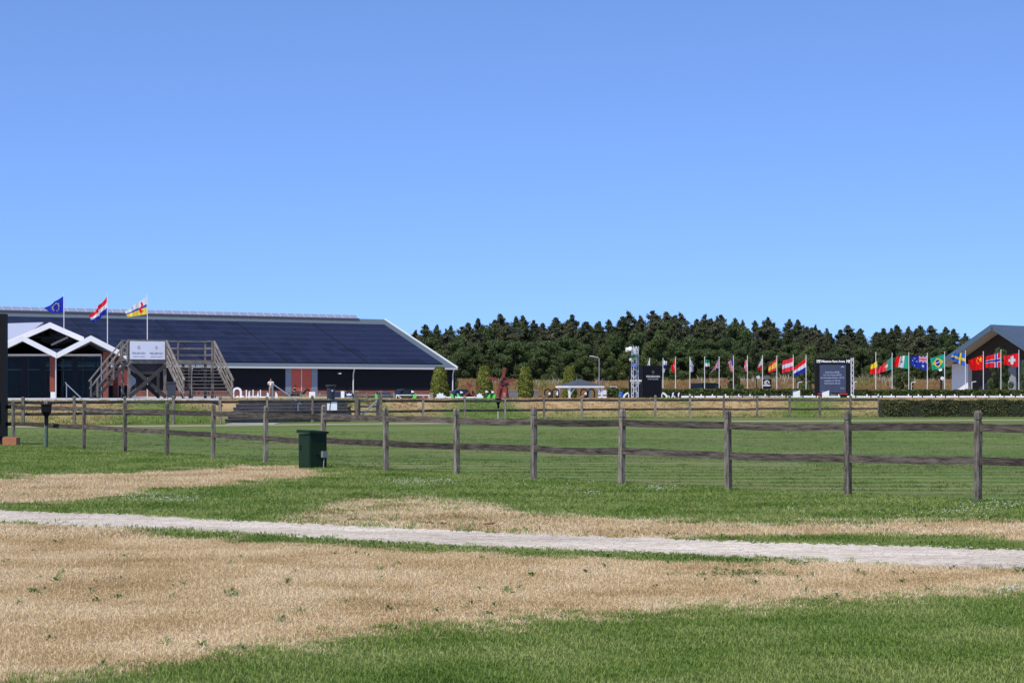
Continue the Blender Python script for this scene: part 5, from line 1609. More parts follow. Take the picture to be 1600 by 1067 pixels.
# --- forest trees
def crown_pine(h, r, base, n, seed, m, leaf=0.25):
    r_ = np.random.default_rng(seed)
    P, N_ = [], []
    tiers = int((h - base) / 0.48)
    for k in range(tiers):
        f = k / max(1, tiers - 1)
        z0 = base + (h - base) * (f ** 0.95) * 0.97
        R0 = r * np.interp(f, [0, 0.12, 0.35, 0.7, 0.9, 1], [0.7, 1.0, 0.95, 0.66, 0.36, 0.10])
        nb = r_.integers(6, 10)
        for b in range(nb):
            zj = r_.normal() * 0.22
            az = r_.uniform(0, 2 * np.pi); L_ = R0 * r_.uniform(0.45, 1.25)
            m_ = int(n / tiers / nb)
            s = r_.uniform(0.18, 1, m_) ** 0.8
            spread = (0.16 + 0.30 * s * (1 - 0.4 * s)) * (0.25 + 0.75 * R0 / r)
            P.append(np.stack([np.cos(az) * L_ * s + r_.normal(size=m_) * spread, np.sin(az) * L_ * s + r_.normal(size=m_) * spread,
                               z0 + zj + 0.28 * L_ * s ** 1.5 - 0.12 * L_ * s + r_.normal(size=m_) * (0.10 + 0.10 * R0 / r)], 1))
            N_.append(np.stack([np.cos(az) * s * 0.5, np.sin(az) * s * 0.5, np.ones(m_)], 1))
    top = int(n * 0.03)
    P.append(np.stack([r_.normal(size=top) * 0.09, r_.normal(size=top) * 0.09, r_.uniform(h - 1.3, h + 0.2, top)], 1)); N_.append(np.repeat([[0, 0, 1.0]], top, 0))
    return quads('crown', np.concatenate(P), 0.9, leaf, m, np.concatenate(N_), 1.0)
def crown_decid(h, r, base, n, seed, m, leaf=0.26):
    r_ = np.random.default_rng(seed)
    P, N_ = [], []
    nc = 44
    for k in range(nc):
        f = r_.uniform(0, 1)
        zc = base + (h - base) * (0.08 + 0.84 * f)
        R0 = r * np.interp(f, [0, 0.25, 0.6, 0.9, 1], [0.55, 0.85, 0.78, 0.4, 0.15])
        az = r_.uniform(0, 2 * np.pi); q = R0 * np.sqrt(r_.uniform(0.1, 1))
        c = np.array([np.cos(az) * q, np.sin(az) * q, zc]); rad = r * r_.uniform(0.15, 0.33)
        m_ = n // nc
        d = r_.normal(size=(m_, 3)); d /= np.linalg.norm(d, axis=1)[:, None]
        P.append(c + d * rad * np.array([1, 1, 0.8]) * (1 - np.abs(r_.normal(size=(m_, 1))) * 0.18)); N_.append(d)
    return quads('crown', np.concatenate(P), 0.9, leaf, m, np.concatenate(N_), 1.0)
def trunk_mesh(h, r, limbs, seed):
    r_ = random.Random(seed); b = MB()
    pts = [Vector((r_.uniform(-.1, .1) * k, r_.uniform(-.1, .1) * k, h * k / 5)) for k in range(6)]
    for k in range(5):
        b.cyl(pts[k], pts[k + 1], r * (1 - k * 0.17), r * (1 - (k + 1) * 0.17), 8)
    for k in range(limbs):
        z = h * r_.uniform(0.3, 0.85); a = r_.uniform(0, 6.28); l = h * r_.uniform(0.1, 0.2)
        b.cyl((0, 0, z), (math.cos(a) * l, math.sin(a) * l, z + l * 0.5), r * 0.3, r * 0.1, 5)
    return b.mesh('trunk', M_trunk)
protos = []
for k in range(5):
    protos.append(('pine_tree', crown_pine(13.0, 2.9, 2.6, 14000, 20 + k, M_pine if k % 2 else M_pine2), trunk_mesh(12.6, 0.2, 10, k), 13.0))
for k in range(4):
    protos.append(('broadleaf_tree', crown_decid(10.5, 3.6, 1.0, 15000, 40 + k, (M_decid, M_decid, M_decid2, M_decid)[k]), trunk_mesh(9.5, 0.2, 12, 30 + k), 10.5))
sky_y = ([560, 640, 690, 730, 770, 810, 860, 900, 950, 1000, 1060, 1120, 1180, 1250, 1300, 1340, 1400, 1450, 1500, 1530, 1580, 1700, 1900],
         [530, 522, 510, 508, 503, 496, 503, 498, 500, 491, 494, 495, 502, 505, 511, 516, 511, 512, 516, 528, 530, 520, 520])
BZ = 1.4
def plant(px, D, ytop, kind, lab):
    nm, cr, tk, hh = protos[kind]
    zt = ZP(ytop, D)
    s = (zt - BZ) / hh
    t = thing(nm, lab, 'tree', (XP(px, D), D, BZ), random.uniform(0, 6.28), 'trees of the wood beyond the arena')
    sxy = s * random.uniform(0.75, 1.25)
    t.scale = (sxy, sxy, s)
    link('crown', cr, t); link('trunk', tk, t)
LP_ = 'tall dark pine standing in the wood beyond the arena'
LB_ = 'dark broadleaf tree standing in the wood beyond the arena'
LL_ = 'paler green broadleaf tree standing in the wood beyond the arena'
for D, step, kinds, dy, jit_ in ((346, 17, (0, 1, 2, 3, 4), 0, 7), (332, 22, (0, 1, 2, 3, 4, 5), 7, 9), (318, 27, (5, 6, 8, 5, 1, 3, 8), 24, 14), (306, 34, (5, 6, 8, 6, 7), 40, 10), (356, 19, (5, 6, 8), 26, 10)):
    p = 575.0 if D > 320 else 560.0
    while p < 1720:
        k = random.choice(kinds)
        y = float(np.interp(p, *sky_y)) + dy + random.uniform(-5, jit_)
        if random.random() < 0.22 and D == 346: y -= random.uniform(2, 7)
        plant(p + random.uniform(-4, 4), D + random.uniform(-4, 4), y, k, LP_ if k < 5 else (LL_ if k == 7 else LB_))
        p += step * random.uniform(0.75, 1.25)
# separate trees in front of the wood
def lone(px, D, ytop, kind, hwpx, lab, zb=ARENA, base_show=None):
    nm, cr, tk, hh = protos[kind]
    s = (ZP(ytop, D) - zb) / hh
    t = thing(nm, lab, 'tree', (XP(px, D), D, zb), random.uniform(0, 6), 'young trees around the arena')
    rr = hwpx * D / F / (3.2 if kind >= 5 else 2.9)
    t.scale = (rr, rr, s)
    link('crown', cr, t); link('trunk', tk, t)
lone(1262, 262, 538, 7, 17, 'light green young tree left of the scoreboard')
lone(1148, 262, 556, 5, 14, 'dark young tree behind the red-striped flag')
lone(1411, 262, 548, 6, 17, 'dark young tree behind the flag in upright bands')
lone(1562, 222, 543, 5, 19, 'bushy dark tree in front of the house')
lone(703, 262, 560, 6, 13, 'small dark tree at the corner of the riding hall')
lone(1030, 290, 512, 7, 26, 'greyish green broadleaf tree behind the black sign tower', 1.4)
lone(1602, 203, 560, 7, 9, 'bright green conifer at the right end of the hedge')

# --- rough grass bank in front of the wood
def bank_z(X, Y):
    u = sstep(263, 282, Y) * (1 - 0.45 * sstep(296, 330, Y))
    return ARENA + u * (2.55 + 0.35 * wob(X, Y, 0.09, 2) + 0.15 * wob(X, Y, 0.4, 7)) - 0.25 * (1 - sstep(262.9, 264, Y))
bxs = np.arange(-140, 150, 1.5); bys = np.concatenate([np.arange(262, 300, 1.2), np.arange(300, 420, 10)])
BX, BY = np.meshgrid(bxs, bys)
bzz = bank_z(BX, BY)
bm_ = MB()
bm_.add(np.stack([BX.ravel(), BY.ravel(), bzz.ravel()], 1).tolist(), [(j * len(bxs) + i, j * len(bxs) + i + 1, (j + 1) * len(bxs) + i + 1, (j + 1) * len(bxs) + i) for j in range(len(bys) - 1) for i in range(len(bxs) - 1)])
eb = bm_.build('earth_bank', mat('rough_earth', (0.16, 0.105, 0.06, 1), 0.95, 0.35, 0.4), smooth=True)
struct(eb)
M_rough = blade_mat('rough_grass_blades', (0.24, 0.095, 0.055, 1), (0.38, 0.205, 0.105, 1), (0.40, 0.31, 0.12, 1))
M_rough2 = blade_mat('rough_green_blades', (0.15, 0.16, 0.045, 1), (0.25, 0.24, 0.075, 1), (0.36, 0.31, 0.12, 1))
x = rng.uniform(-60, 100, 42000); y = rng.uniform(263.5, 290, 42000)
z = bank_z(x, y)
gm = wob(x, y * 0.5, 0.23, 8) + 0.9 * (sstep(274, 286, y) - 0.55) > 0.35
P = np.stack([x, y, z], 1)
scatter('rough_grass', P[~gm], tuft_mesh('rough_tuft', 12, 0.28, 0.55, 0.05, M_rough, 0.5, 11), 0.5, 1.2, 'tall reddish dry grass covering the bank')
scatter('rough_green_growth', P[gm], tuft_mesh('rough_green_tuft', 12, 0.28, 0.6, 0.06, M_rough2, 0.5, 12), 0.5, 1.3, 'green rough growth on the crest of the bank')
x = rng.uniform(-20, 60, 260); y = rng.uniform(276, 284, 260)
kp = wob(x, y * 0, 0.2, 3) > 0.1
plume = tuft_mesh('reed_tuft', 10, 0.3, 1.1, 0.07, mat('reed_plume', (0.36, 0.32, 0.23, 1), 0.9), 0.4, 14)
scatter('reeds', np.stack([x, y, bank_z(x, y)], 1)[kp], plume, 0.7, 1.2, 'pale feathery reeds on the bank')
# grass tufts on the spectator bank and in the mown field near the fence
x = rng.uniform(-32, 36, 60000); px = None
y = rng.uniform(92, 140, 60000)
px = 800 + F * x / y; d = y - D2(px)
kp = (d > 0.3) & (d < 12) & ~((px > 335) & (px < 548) & (d < 8)) & ~((px < 352) & (d > 6.5))
x, y, px, d = x[kp], y[kp], px[kp], d[kp]
z = terrain_z(x, y)
dryb = np.clip(0.55 + 0.5 * sstep(2, 4.5, d) * (1 + 0.4 * wob(x, y, 0.45, 3)) - 0.9 * np.clip(wob(x, y * 0.6, 0.42, 5), 0, 1)
               - 0.7 * np.exp(-((px - 735) / 35) ** 2) - 0.9 * np.exp(-((px - 1250) / 22) ** 2) - 0.8 * np.exp(-((px - 230) / 60) ** 2) + 0.25 * wob(x, y, 2.3, 4), 0, 1)
isd = rng.uniform(0, 1, len(x)) < dryb
P = np.stack([x, y, z], 1)
scatter('bank_dry_grass', P[isd], tuft_mesh('bank_straw_tuft', 12, 0.2, 0.07, 0.03, blade_mat('bank_straw', (0.25, 0.16, 0.07, 1), (0.40, 0.27, 0.13, 1), (0.5, 0.38, 0.2, 1)), 1.0, 15), 0.6, 1.3, 'dry grass on the spectator bank')
scatter('bank_green_grass', P[~isd], tuft_mesh('bank_green_tuft', 12, 0.2, 0.08, 0.03, M_bg, 0.9, 16), 0.6, 1.3, 'green grass on the spectator bank')

# ------------------------------------------------------------------ house at the right
hs = thing('gabled_house', 'modern dark house with a big slate gable roof and deep pale soffit', 'building', (XP(1551, 230), 230, ARENA), R(-45))
# local x: across the gable (towards the camera-right), local y: along the ridge, away
AZ = ZP(511.5, 230) - ARENA; HW = 7.4; EAZ = AZ - HW * math.tan(R(31))
RLn = 24.0; OVH = 3.0
M_slate = mat('slate_roof', lin(74, 86, 104), 0.6, 0.12, 0.8, stretch=(0.3, 0.3, 5), spec=0.3)
M_soft = mat('pale_soffit', (0.42, 0.37, 0.33, 1), 0.8, 0.08, 2)
M_clad = mat('brown_cladding', (0.040, 0.030, 0.025, 1), 0.8, 0.3, 2, stretch=(8, 8, 0.3))
for s in (-1, 1):
    a, b_ = Vector((0, 0, AZ)), Vector((s * HW, 0, EAZ)); dy = Vector((0, RLn, 0)); up = Vector((0, 0, 0.32))
    r = MB(); r.add([a, b_, b_ + dy, a + dy, a + up, b_ + up, b_ + dy + up, a + dy + up], [(0, 1, 2, 3), (7, 6, 5, 4), (0, 4, 5, 1), (1, 5, 6, 2), (2, 6, 7, 3), (3, 7, 4, 0)])
    r.build('roof', M_slate, hs)
    so2 = Vector((0, 0, -0.02)); i0 = Vector((0, 0.15, 0))
    MB().add([a + so2 + i0, b_ + so2 + i0, b_ + so2 + Vector((0, OVH, 0)), a + so2 + Vector((0, OVH, 0))], [(0, 1, 2, 3)]).build('soffit', M_soft, hs)
    MB().beam(a + Vector((0, -0.06, 0.08)), b_ + Vector((0, -0.06, 0.08)), 0.12, 0.62).build('verge_board', mat('verge_slate', lin(72, 90, 107), 0.5), hs)
wl2 = HW - 0.9
MB().add([(-wl2, OVH, 0), (wl2, OVH, 0), (wl2, OVH, EAZ + 0.4), (0, OVH, AZ - 0.15), (-wl2, OVH, EAZ + 0.4)], [(0, 1, 2, 3, 4)]).build('gable_wall', M_clad, hs)
MB().bb(-wl2 - 0.3, -wl2 + 1.9, 2.1, OVH - 0.01, 0, EAZ + 0.3).build('white_pier', mat('pier_white', (0.70, 0.69, 0.70, 1), 0.6, 0.04), hs)
for i, (xa, xb, za, zb) in enumerate(((-3.4, -1.8, 0.2, 2.7), (-1.6, 0.2, 0.2, 2.7), (1.6, 3.2, 0.2, 2.7), (3.4, 5.2, 0.2, 2.7), (0.2, 3.0, 3.3, 5.2))):
    fr = MB().bb(xa - 0.08, xb + 0.08, OVH - 0.06, OVH - 0.012, za - 0.08, zb + 0.08).build('window', M_dark, hs)
    MB().bb(xa, xb, OVH - 0.075, OVH - 0.063, za, zb).build('pane', mat('window_glass', (0.02, 0.025, 0.035, 1), 0.08), fr)
MB().bb(0.4, 1.4, OVH - 0.3, OVH - 0.02, 0, EAZ + 0.8).build('wall_pillar', mat('grey_render', (0.22, 0.23, 0.26, 1), 0.8), hs)
MB().bb(wl2 - 0.3, wl2, OVH + 0.01, RLn - 0.5, 0, EAZ + 0.3).build('side_wall', M_clad, hs)
MB().bb(-wl2, -wl2 + 0.3, OVH + 0.01, RLn - 0.5, 0, EAZ + 0.3).build('side_wall', M_clad, hs)

# ------------------------------------------------------------------ gazebo
GD = 170
gz_ = thing('gazebo', 'white open gazebo with a dark hipped roof beside the arena', 'gazebo', (XP(906, GD), GD, ARENA), R(18))
ge = ZP(603.5, GD) - ARENA; gt = ZP(592, GD) - ARENA; gw = 1.45
MB().add([(-gw - .15, -gw - .15, ge), (gw + .15, -gw - .15, ge), (gw + .15, gw + .15, ge), (-gw - .15, gw + .15, ge), (0, 0, gt)], [(0, 1, 4), (1, 2, 4), (2, 3, 4), (3, 0, 4), (3, 2, 1, 0)]).build('roof', mat('gazebo_roof', lin(62, 68, 78), 0.8, 0.12, 3), gz_)
for s in (-1, 1):
    MB().bb(-gw - .17, gw + .17, s * (gw + .16) - 0.03, s * (gw + .16) + 0.03, ge - 0.12, ge + 0.03).build('eave_board', M_white, gz_)
    MB().bb(s * (gw + .16) - 0.03, s * (gw + .16) + 0.03, -gw - .12, gw + .12, ge - 0.12, ge + 0.03).build('eave_board', M_white, gz_)
for x, y in ((-gw, -gw), (gw, -gw), (gw, gw), (-gw, gw)):
    MB().bb(x - 0.07, x + 0.07, y - 0.07, y + 0.07, 0, ge - 0.125).build('post', M_white, gz_)
    for dx, dy in ((-math.copysign(1, x), 0), (0, -math.copysign(1, y))):
        MB().beam((x, y, ge - 0.75), (x + dx * 0.5, y + dy * 0.5, ge - 0.14), 0.07, 0.07).build('knee_brace', M_white, gz_)

# ------------------------------------------------------------------ show-jumping material
M_lime = mat('lime_green_paint', (0.10, 0.62, 0.09, 1), 0.5, 0.05)
M_dgreen = mat('dark_green_paint', (0.01, 0.10, 0.05, 1), 0.5)
M_ice = mat('ice_white_paint', (0.72, 0.77, 0.82, 1), 0.5, 0.06, 5)
def wing(px0, px1, ytop, D, m, label, shape, extra=None):
    t = thing('jump_wing', label, 'jump', (XP((px0 + px1) / 2, D), D, ARENA), 0, 'show-jump wings in the arena')
    w = (px1 - px0) * D / F; h = ZP(ytop, D) - ARENA
    MB().plate([(x * w, z * h) for x, z in shape], -0.03, 0.03).build('panel', m, t)
    for s in (-0.35, 0.35):
        MB().bb(s * w - 0.04, s * w + 0.04, -0.35, 0.35, 0, 0.08).build('foot', m, t)
    if extra:
        dx, yt, hd = extra
        MB().bb(dx * w - 0.04, dx * w + 0.04, -0.02, 0.06, 0.05, ZP(yt, D) - ARENA - 0.1).build('upright', M_dgreen, t)
        MB().plate([(dx * w - 0.06, ZP(yt, D) - ARENA - 0.16), (dx * w + 0.17, ZP(yt, D) - ARENA - 0.09), (dx * w + 0.05, ZP(yt, D) - ARENA + 0.0), (dx * w - 0.06, ZP(yt, D) - ARENA + 0.03)], -0.05, 0.05).build('bird_head', M_white, t)
leaf = [(-0.5, 0), (0.5, 0), (0.5, 0.72), (0.42, 0.86), (0.25, 0.96), (-0.05, 0.99), (-0.3, 0.9), (-0.45, 0.7)]
leaf_r = [(-0.5, 0), (0.45, 0), (0.5, 0.55), (0.42, 0.75), (0.2, 0.9), (-0.2, 0.99), (-0.5, 1.0)]
blade_ = [(-0.5, 0), (0.4, 0), (0.5, 0.7), (0.5, 1.0), (0.1, 0.93), (-0.35, 0.78)]
cloud = [(-0.5, 0), (0.5, 0), (0.5, 0.62), (0.38, 0.7), (0.45, 0.82), (0.25, 0.84), (0.22, 0.97), (0.05, 0.92), (-0.08, 1.0), (-0.2, 0.9), (-0.34, 0.92), (-0.36, 0.78), (-0.5, 0.72)]
wing(586, 590.5, 614, 150, M_lime, 'lime green jump wing behind the field gate', leaf_r)
wing(644, 650.5, 614, 150, M_lime, 'lime green jump wing with a white bird-head post by the far white gate', blade_, (-0.5, 610.5, 1))
wing(704, 710, 614.5, 152, M_lime, 'lime green jump wing right of the white cut-out wing', leaf_r)
wing(714, 719.5, 614.5, 154, M_lime, 'lime green jump wing between its twin and the fallen windmill', leaf_r, (0.65, 611.5, 1))
wing(760, 766, 615, 152, M_lime, 'lime green jump wing with a white bird-head post left of the upright windmill', blade_, (-0.5, 610.5, 1))
wing(768, 774, 615, 152, M_lime, 'lime green jump wing touching the foot of the upright windmill', blade_, (-0.3, 611, 1))
wing(680, 697, 613, 151, M_ice, 'pale jump wing with a ragged cut-out edge before the cone tree', cloud, None)
wing(743, 756, 613.5, 151, M_ice, 'pale jump wing with a ragged cut-out edge between the windmills', cloud, None)
wing(384.5, 392, 610, 150, M_ice, 'pink-white pointed jump wing beside the white arch', [(-0.5, 0), (0.5, 0), (0.5, 0.3), (0.35, 0.55), (0.3, 1.0), (0.05, 0.95), (-0.1, 0.6), (-0.5, 0.3)])
wing(399, 404.5, 610, 150, M_ice, 'narrow white jump wing with a raised point', [(-0.5, 0), (0.5, 0), (0.5, 0.7), (0.3, 1.0), (0.0, 0.8), (-0.5, 0.55)])
wing(417, 423, 612.5, 150, M_ice, 'white swan-shaped jump wing left of the grey post', [(-0.5, 0), (0.5, 0), (0.45, 0.4), (0.15, 0.75), (-0.1, 0.95), (-0.5, 1.0)])
wing(430, 435.5, 612.5, 150, M_ice, 'white swan-shaped jump wing right of the grey post', [(-0.5, 0), (0.5, 0), (0.45, 0.5), (0.15, 0.85), (-0.1, 0.98), (-0.5, 1.0)])
def pole_set(px0, px1, y, D, label):
    t = thing('jump_poles', label, 'jump', (XP(px0, D), D, ARENA), 0, 'jump poles')
    L_ = (px1 - px0) * D / F; z = ZP(y, D) - ARENA
    for k in range(3):
        MB().cyl((0, 0.05 * k, z - 0.22 * k), (L_, 0.05 * k, z - 0.22 * k), 0.05, 0.05, 10).build('pole', M_white, t)
    for x in (0, L_):
        MB().bb(x - 0.04, x + 0.04, -0.1, -0.06, 0, z + 0.1).build('upright', M_white, t)
pole_set(697, 704, 621, 152, 'white jump poles between the ragged wing and the green wings')
pole_set(712, 742, 621, 153, 'white jump poles in front of the fallen windmill')
pole_set(402, 416, 620.5, 150, 'white jump poles before the narrow white wing')
pole_set(385, 399, 620, 151, 'white jump poles before the pink-white pointed wing')
for px in (385, 395.5, 407):
    tag(MB().bb(-0.04, 0.04, -0.04, 0.04, 0, ZP(609, 151) - ARENA).build('jump_upright', M_white, None, (XP(px, 151), 151, ARENA)), 'slim white jump upright standing between the white wings', 'post', 'slim white jump uprights')
ar = thing('white_arch', 'white round-topped arch standing beside the timber tower', 'jump', (XP(370.5, 146), 146, PLAT))
aw = 7.6 * 146 / F; at_ = ZP(605, 146) - PLAT
b = MB(); b.arc((0, at_ - aw), aw * 0.58, aw, 0, math.pi, -0.08, 0.08, 16); b.build('arch', M_white, ar)
for s in (-1, 1):
    MB().bb(min(s * aw, s * aw * 0.58), max(s * aw, s * aw * 0.58), -0.08, 0.08, 0, at_ - aw - 0.002).build('pillar', M_white, ar)
for px, r in ((371.5, 3.0), (378.5, 4.4)):
    t = MB().lathe([(0.02, 0), (r * 0.047, 0.02), (r * 0.047, 0.07), (r * 0.034, 0.14), (0.02, 0.17)], 14).build('cream_drum', mat('cream_paint', (0.66, 0.60, 0.50, 1), 0.7), None, (XP(px, 140), 140, TZ - 0.02))
    tag(t, 'small cream drum at the foot of the white arch' if px < 375 else 'larger cream drum right of the white arch', 'drum')
wb = thing('white_board', 'plain white board in front of the red barn door', 'sign', (XP(487.7, 158), 158, ARENA))
MB().bb(-0.24, 0.24, -0.02, 0.02, 0.5, ZP(612, 158) - ARENA).build('board', M_white, wb)
for s in (-0.2, 0.2): MB().bb(s - 0.02, s + 0.02, -0.02, 0.02, 0, 0.498).build('leg', M_white, wb)
cb_ = thing('crown_board', 'round-topped navy board with a white crown emblem', 'sign', (XP(545.5, 150), 150, ARENA))
cz = ZP(610.5, 150) - ARENA; cwid = 7.6 * 150 / F
out = [(-cwid, 0), (cwid, 0)] + [(cwid * math.cos(a), cz - cwid * 1.1 + cwid * 1.1 * math.sin(a)) for a in np.linspace(0, math.pi, 14)]
MB().plate(out, -0.03, 0.03).build('panel', mat('navy_paint', (0.012, 0.022, 0.065, 1), 0.5), cb_)
k = cz - 0.36
MB().plate([(-0.16, k), (0.16, k), (0.23, k + 0.17), (0.1, k + 0.1), (0.0, k + 0.2), (-0.1, k + 0.1), (-0.23, k + 0.17)], -0.038, -0.032).build('emblem', M_txt, cb_)
text('lettering', 'SUPPORT', 0.14, M_txt, cb_, (0, -0.035, k - 0.15), (R(90), 0, 0), sx=0.9)
wp_ = MB().bb(-0.13, 0.13, -0.1, 0.1, 0, ZP(611, 150) - ARENA).build('white_pillar', M_white, None, (XP(535.5, 150), 150, ARENA))
tag(wp_, 'square white pillar next to the crown board', 'jump')
nb_ = MB().bb(-0.35, 0.35, -0.2, 0.2, 0, ZP(612, 160) - ARENA).build('navy_block', MATS['navy_paint'], None, (XP(528, 160), 160, ARENA))
tag(nb_, 'navy jump block behind the round litter bin', 'jump')
# hoops with bird heads
for i, (px, lb_) in enumerate(((856, 'black hoop with a white bird head, outer of the pair left of the gazebo'), (868, 'black hoop with a white bird head, next to the gazebo post'), (912.5, 'black hoop with a red and white bird head under the gazebo'), (924, 'plain black hoop under the gazebo'))):
    D = 160
    t = thing('jump_hoop', lb_, 'jump', (XP(px, D), D, ARENA), 0, 'black hoop jump wings')
    zt = ZP(607, D) - ARENA; r = 0.30
    b = MB(); b.arc((0, zt - r), r * 0.68, r, 0, math.pi, -0.05, 0.05, 14); b.build('hoop', M_black, t)
    for s in (-1, 1):
        MB().bb(s * r * 0.84 - 0.048, s * r * 0.84 + 0.048, -0.05, 0.05, 0, zt - r - 0.002).build('stand', M_black, t)
    if i < 3:
        MB().plate([(0.0, zt - 0.44), (r * 0.67, zt - 0.5), (r * 0.67, zt - 0.28), (0.12, zt - 0.3)], -0.04, 0.04).build('bird_head', M_white, t)
        MB().plate([(-0.1, zt - 0.78), (r * 0.67, zt - 0.85), (r * 0.67, zt - 0.55), (0.05, zt - 0.6)], -0.045, 0.03).build('bird_body', M_black, t)
    if i == 2:
        MB().plate([(-0.16, zt - 0.46), (0.0, zt - 0.5), (0.02, zt - 0.35), (-0.12, zt - 0.36)], -0.06, 0.03).build('beak', MATS.get('flag_r') or M_red, t)
# windmills
def sail(t, a, l, w):
    c, s = math.cos(a), math.sin(a)
    MB().plate([(c * 0.1 - s * 0.03, s * 0.1 + c * 0.03), (c * l - s * 0.03, s * l + c * 0.03), (c * l + s * w, s * l - c * w), (c * l * 0.3 + s * w, s * l * 0.3 - c * w), (c * 0.28 + s * 0.03, s * 0.28 - c * 0.03)], -0.02, 0.02).build('sail', M_red, t)
wm = thing('toy_windmill', 'rust-red model windmill with its sails upright among the jumps', 'windmill', (XP(787.5, 156), 156, ARENA), R(-12))
hb = ZP(596, 156) - ARENA
MB().add([(-.42, -.42, 0), (.42, -.42, 0), (.42, .42, 0), (-.42, .42, 0), (-.24, -.24, hb - 0.3), (.24, -.24, hb - 0.3), (.24, .24, hb - 0.3), (-.24, .24, hb - 0.3)],
         [(0, 3, 2, 1), (4, 5, 6, 7), (0, 1, 5, 4), (1, 2, 6, 5), (2, 3, 7, 6), (3, 0, 4, 7)]).build('body', M_red, wm)
MB().plate([(-0.34, hb - 0.298), (0.36, hb - 0.298), (0.28, hb + 0.2), (0.05, hb + 0.34), (-0.24, hb + 0.12)], -0.3, 0.3).build('cap', mat('dark_red_cap', (0.09, 0.025, 0.02, 1), 0.7), wm)
MB().lathe([(0.55, hb * 0.42), (0.58, hb * 0.42 + 0.06)], 10).build('gallery', M_red, wm)
MB().bb(0.02, 0.24, -0.43, -0.30, hb * 0.45, hb * 0.62).build('window', mat('pale_red', lin(190, 95, 80), 0.7), wm)
sl = bpy.data.objects.new('sail_cross', None); COL.objects.link(sl); sl.parent = wm; sl.location = (-0.12, -0.45, hb)
MB().cyl((0, 0.45, 0), (0, -0.05, 0), 0.05).build('hub', M_dark, sl)
for a in (80, 170, 260, 10): sail(sl, R(a), 1.12, 0.2)
wm2 = thing('toy_windmill', 'small rust-red model windmill half hidden behind the white jump poles', 'windmill', (XP(739.5, 158), 158, ARENA))
h2_ = ZP(611, 158) - ARENA
MB().add([(-.2, -.2, 0), (.2, -.2, 0), (.2, .2, 0), (-.2, .2, 0), (-.11, -.11, h2_), (.11, -.11, h2_), (.11, .11, h2_), (-.11, .11, h2_)],
         [(0, 3, 2, 1), (4, 5, 6, 7), (0, 1, 5, 4), (1, 2, 6, 5), (2, 3, 7, 6), (3, 0, 4, 7)]).build('body', M_red, wm2)
sl = bpy.data.objects.new('sail_cross', None); COL.objects.link(sl); sl.parent = wm2; sl.location = (-0.08, -0.3, h2_ + 0.02)
MB().cyl((0, 0.3, 0), (0, -0.04, 0), 0.04).build('hub', M_dark, sl)
for a in (38, 125, 215, 305): sail(sl, R(a), 0.8, 0.14)
# stalls and boxes right of the gazebo, low grey wall
t = thing('white_container', 'white storage box with a dark band beside the gazebo', 'container', (XP(941, 186), 186, ARENA))
MB().bb(-0.38, 0.38, -0.3, 0.3, 0.05, 1.05).build('lower_box', M_white, t)
MB().bb(-0.38, 0.38, -0.28, 0.3, 1.053, 1.17).build('band', M_black, t)
MB().bb(-0.38, 0.38, -0.3, 0.3, 1.173, ZP(609.5, 186) - ARENA).build('upper_box', mat('off_white', (0.62, 0.62, 0.64, 1), 0.6), t)
MB().plate([(-0.5, ZP(609.5, 186) - ARENA), (0.2, ZP(609.5, 186) - ARENA), (-0.35, ZP(605, 186) - ARENA)], -0.3, 0.3).build('awning', mat('dull_purple', (0.20, 0.17, 0.27, 1), 0.7), t)
gw_ = thing('grey_low_wall', 'low grey wall with a pale coping between the windmill and the gazebo', 'wall', (XP(818, 205), 205, ARENA))
MB().bb(-1.5, 1.5, -0.15, 0.15, 0, 1.55).build('wall', mat('wall_grey', (0.15, 0.15, 0.15, 1), 0.9, 0.2, 3), gw_)
MB().bb(-1.55, 1.55, -0.2, 0.2, 1.553, 1.62).build('coping', mat('coping_grey', (0.3, 0.3, 0.3, 1), 0.9), gw_)
bh = MB().lathe([(0.27, 0), (0.28, 0.1), (0.30, 0.5), (0.30, ZP(612, 160) - ARENA - 0.06), (0.26, ZP(612, 160) - ARENA)], 16).build('blue_barrel', mat('barrel_blue', (0.02, 0.12, 0.42, 1), 0.45), None, (XP(970.5, 160), 160, ARENA))
bh.scale = (0.55, 0.55, 1)
tag(bh, 'blue plastic barrel standing left of the sign tower', 'barrel')
for px, s, lb_ in ((983, -1, 'white quarter-round jump wing left of the sign tower'), (1033.5, 1, 'white quarter-round jump wing right of the sign tower')):
    D = 158
    t = thing('quarter_wing', lb_, 'jump', (XP(px, D), D, ARENA), 0, 'quarter-round wings')
    zt = ZP(612.5, D) - ARENA; r = 0.5
    b = MB(); a0 = math.pi / 2; b.arc((0, zt - r), r * 0.74, r, a0, a0 - s * math.pi / 2, -0.04, 0.04, 12); b.build('arc', M_white, t)
    MB().bb(min(0, s * 0.06), max(0, s * 0.06), -0.04, 0.04, 0, zt - 0.003).build('upright', M_white, t)
    MB().bb(min(s * r * 0.74, s * r), max(s * r * 0.74, s * r), -0.04, 0.04, 0, zt - r - 0.003).build('leg', M_white, t)
for px, lb_ in ((1050.5, 'black jump cube with a white letter, left of a pair'), (1059.5, 'black jump cube with a white letter at the end of the arena rail')):
    D = 155
    t = thing('letter_cube', lb_, 'jump', (XP(px, D), D, ARENA), 0, 'black letter cubes')
    MB().bb(-0.21, 0.21, -0.2, 0.2, 0, ZP(612.3, D) - ARENA).build('cube', M_sign, t)
    text('lettering', 'f', 0.5, M_txt, t, (0.02, -0.203, ZP(617.2, D) - ARENA), (R(90), 0, 0), bold=0.012)
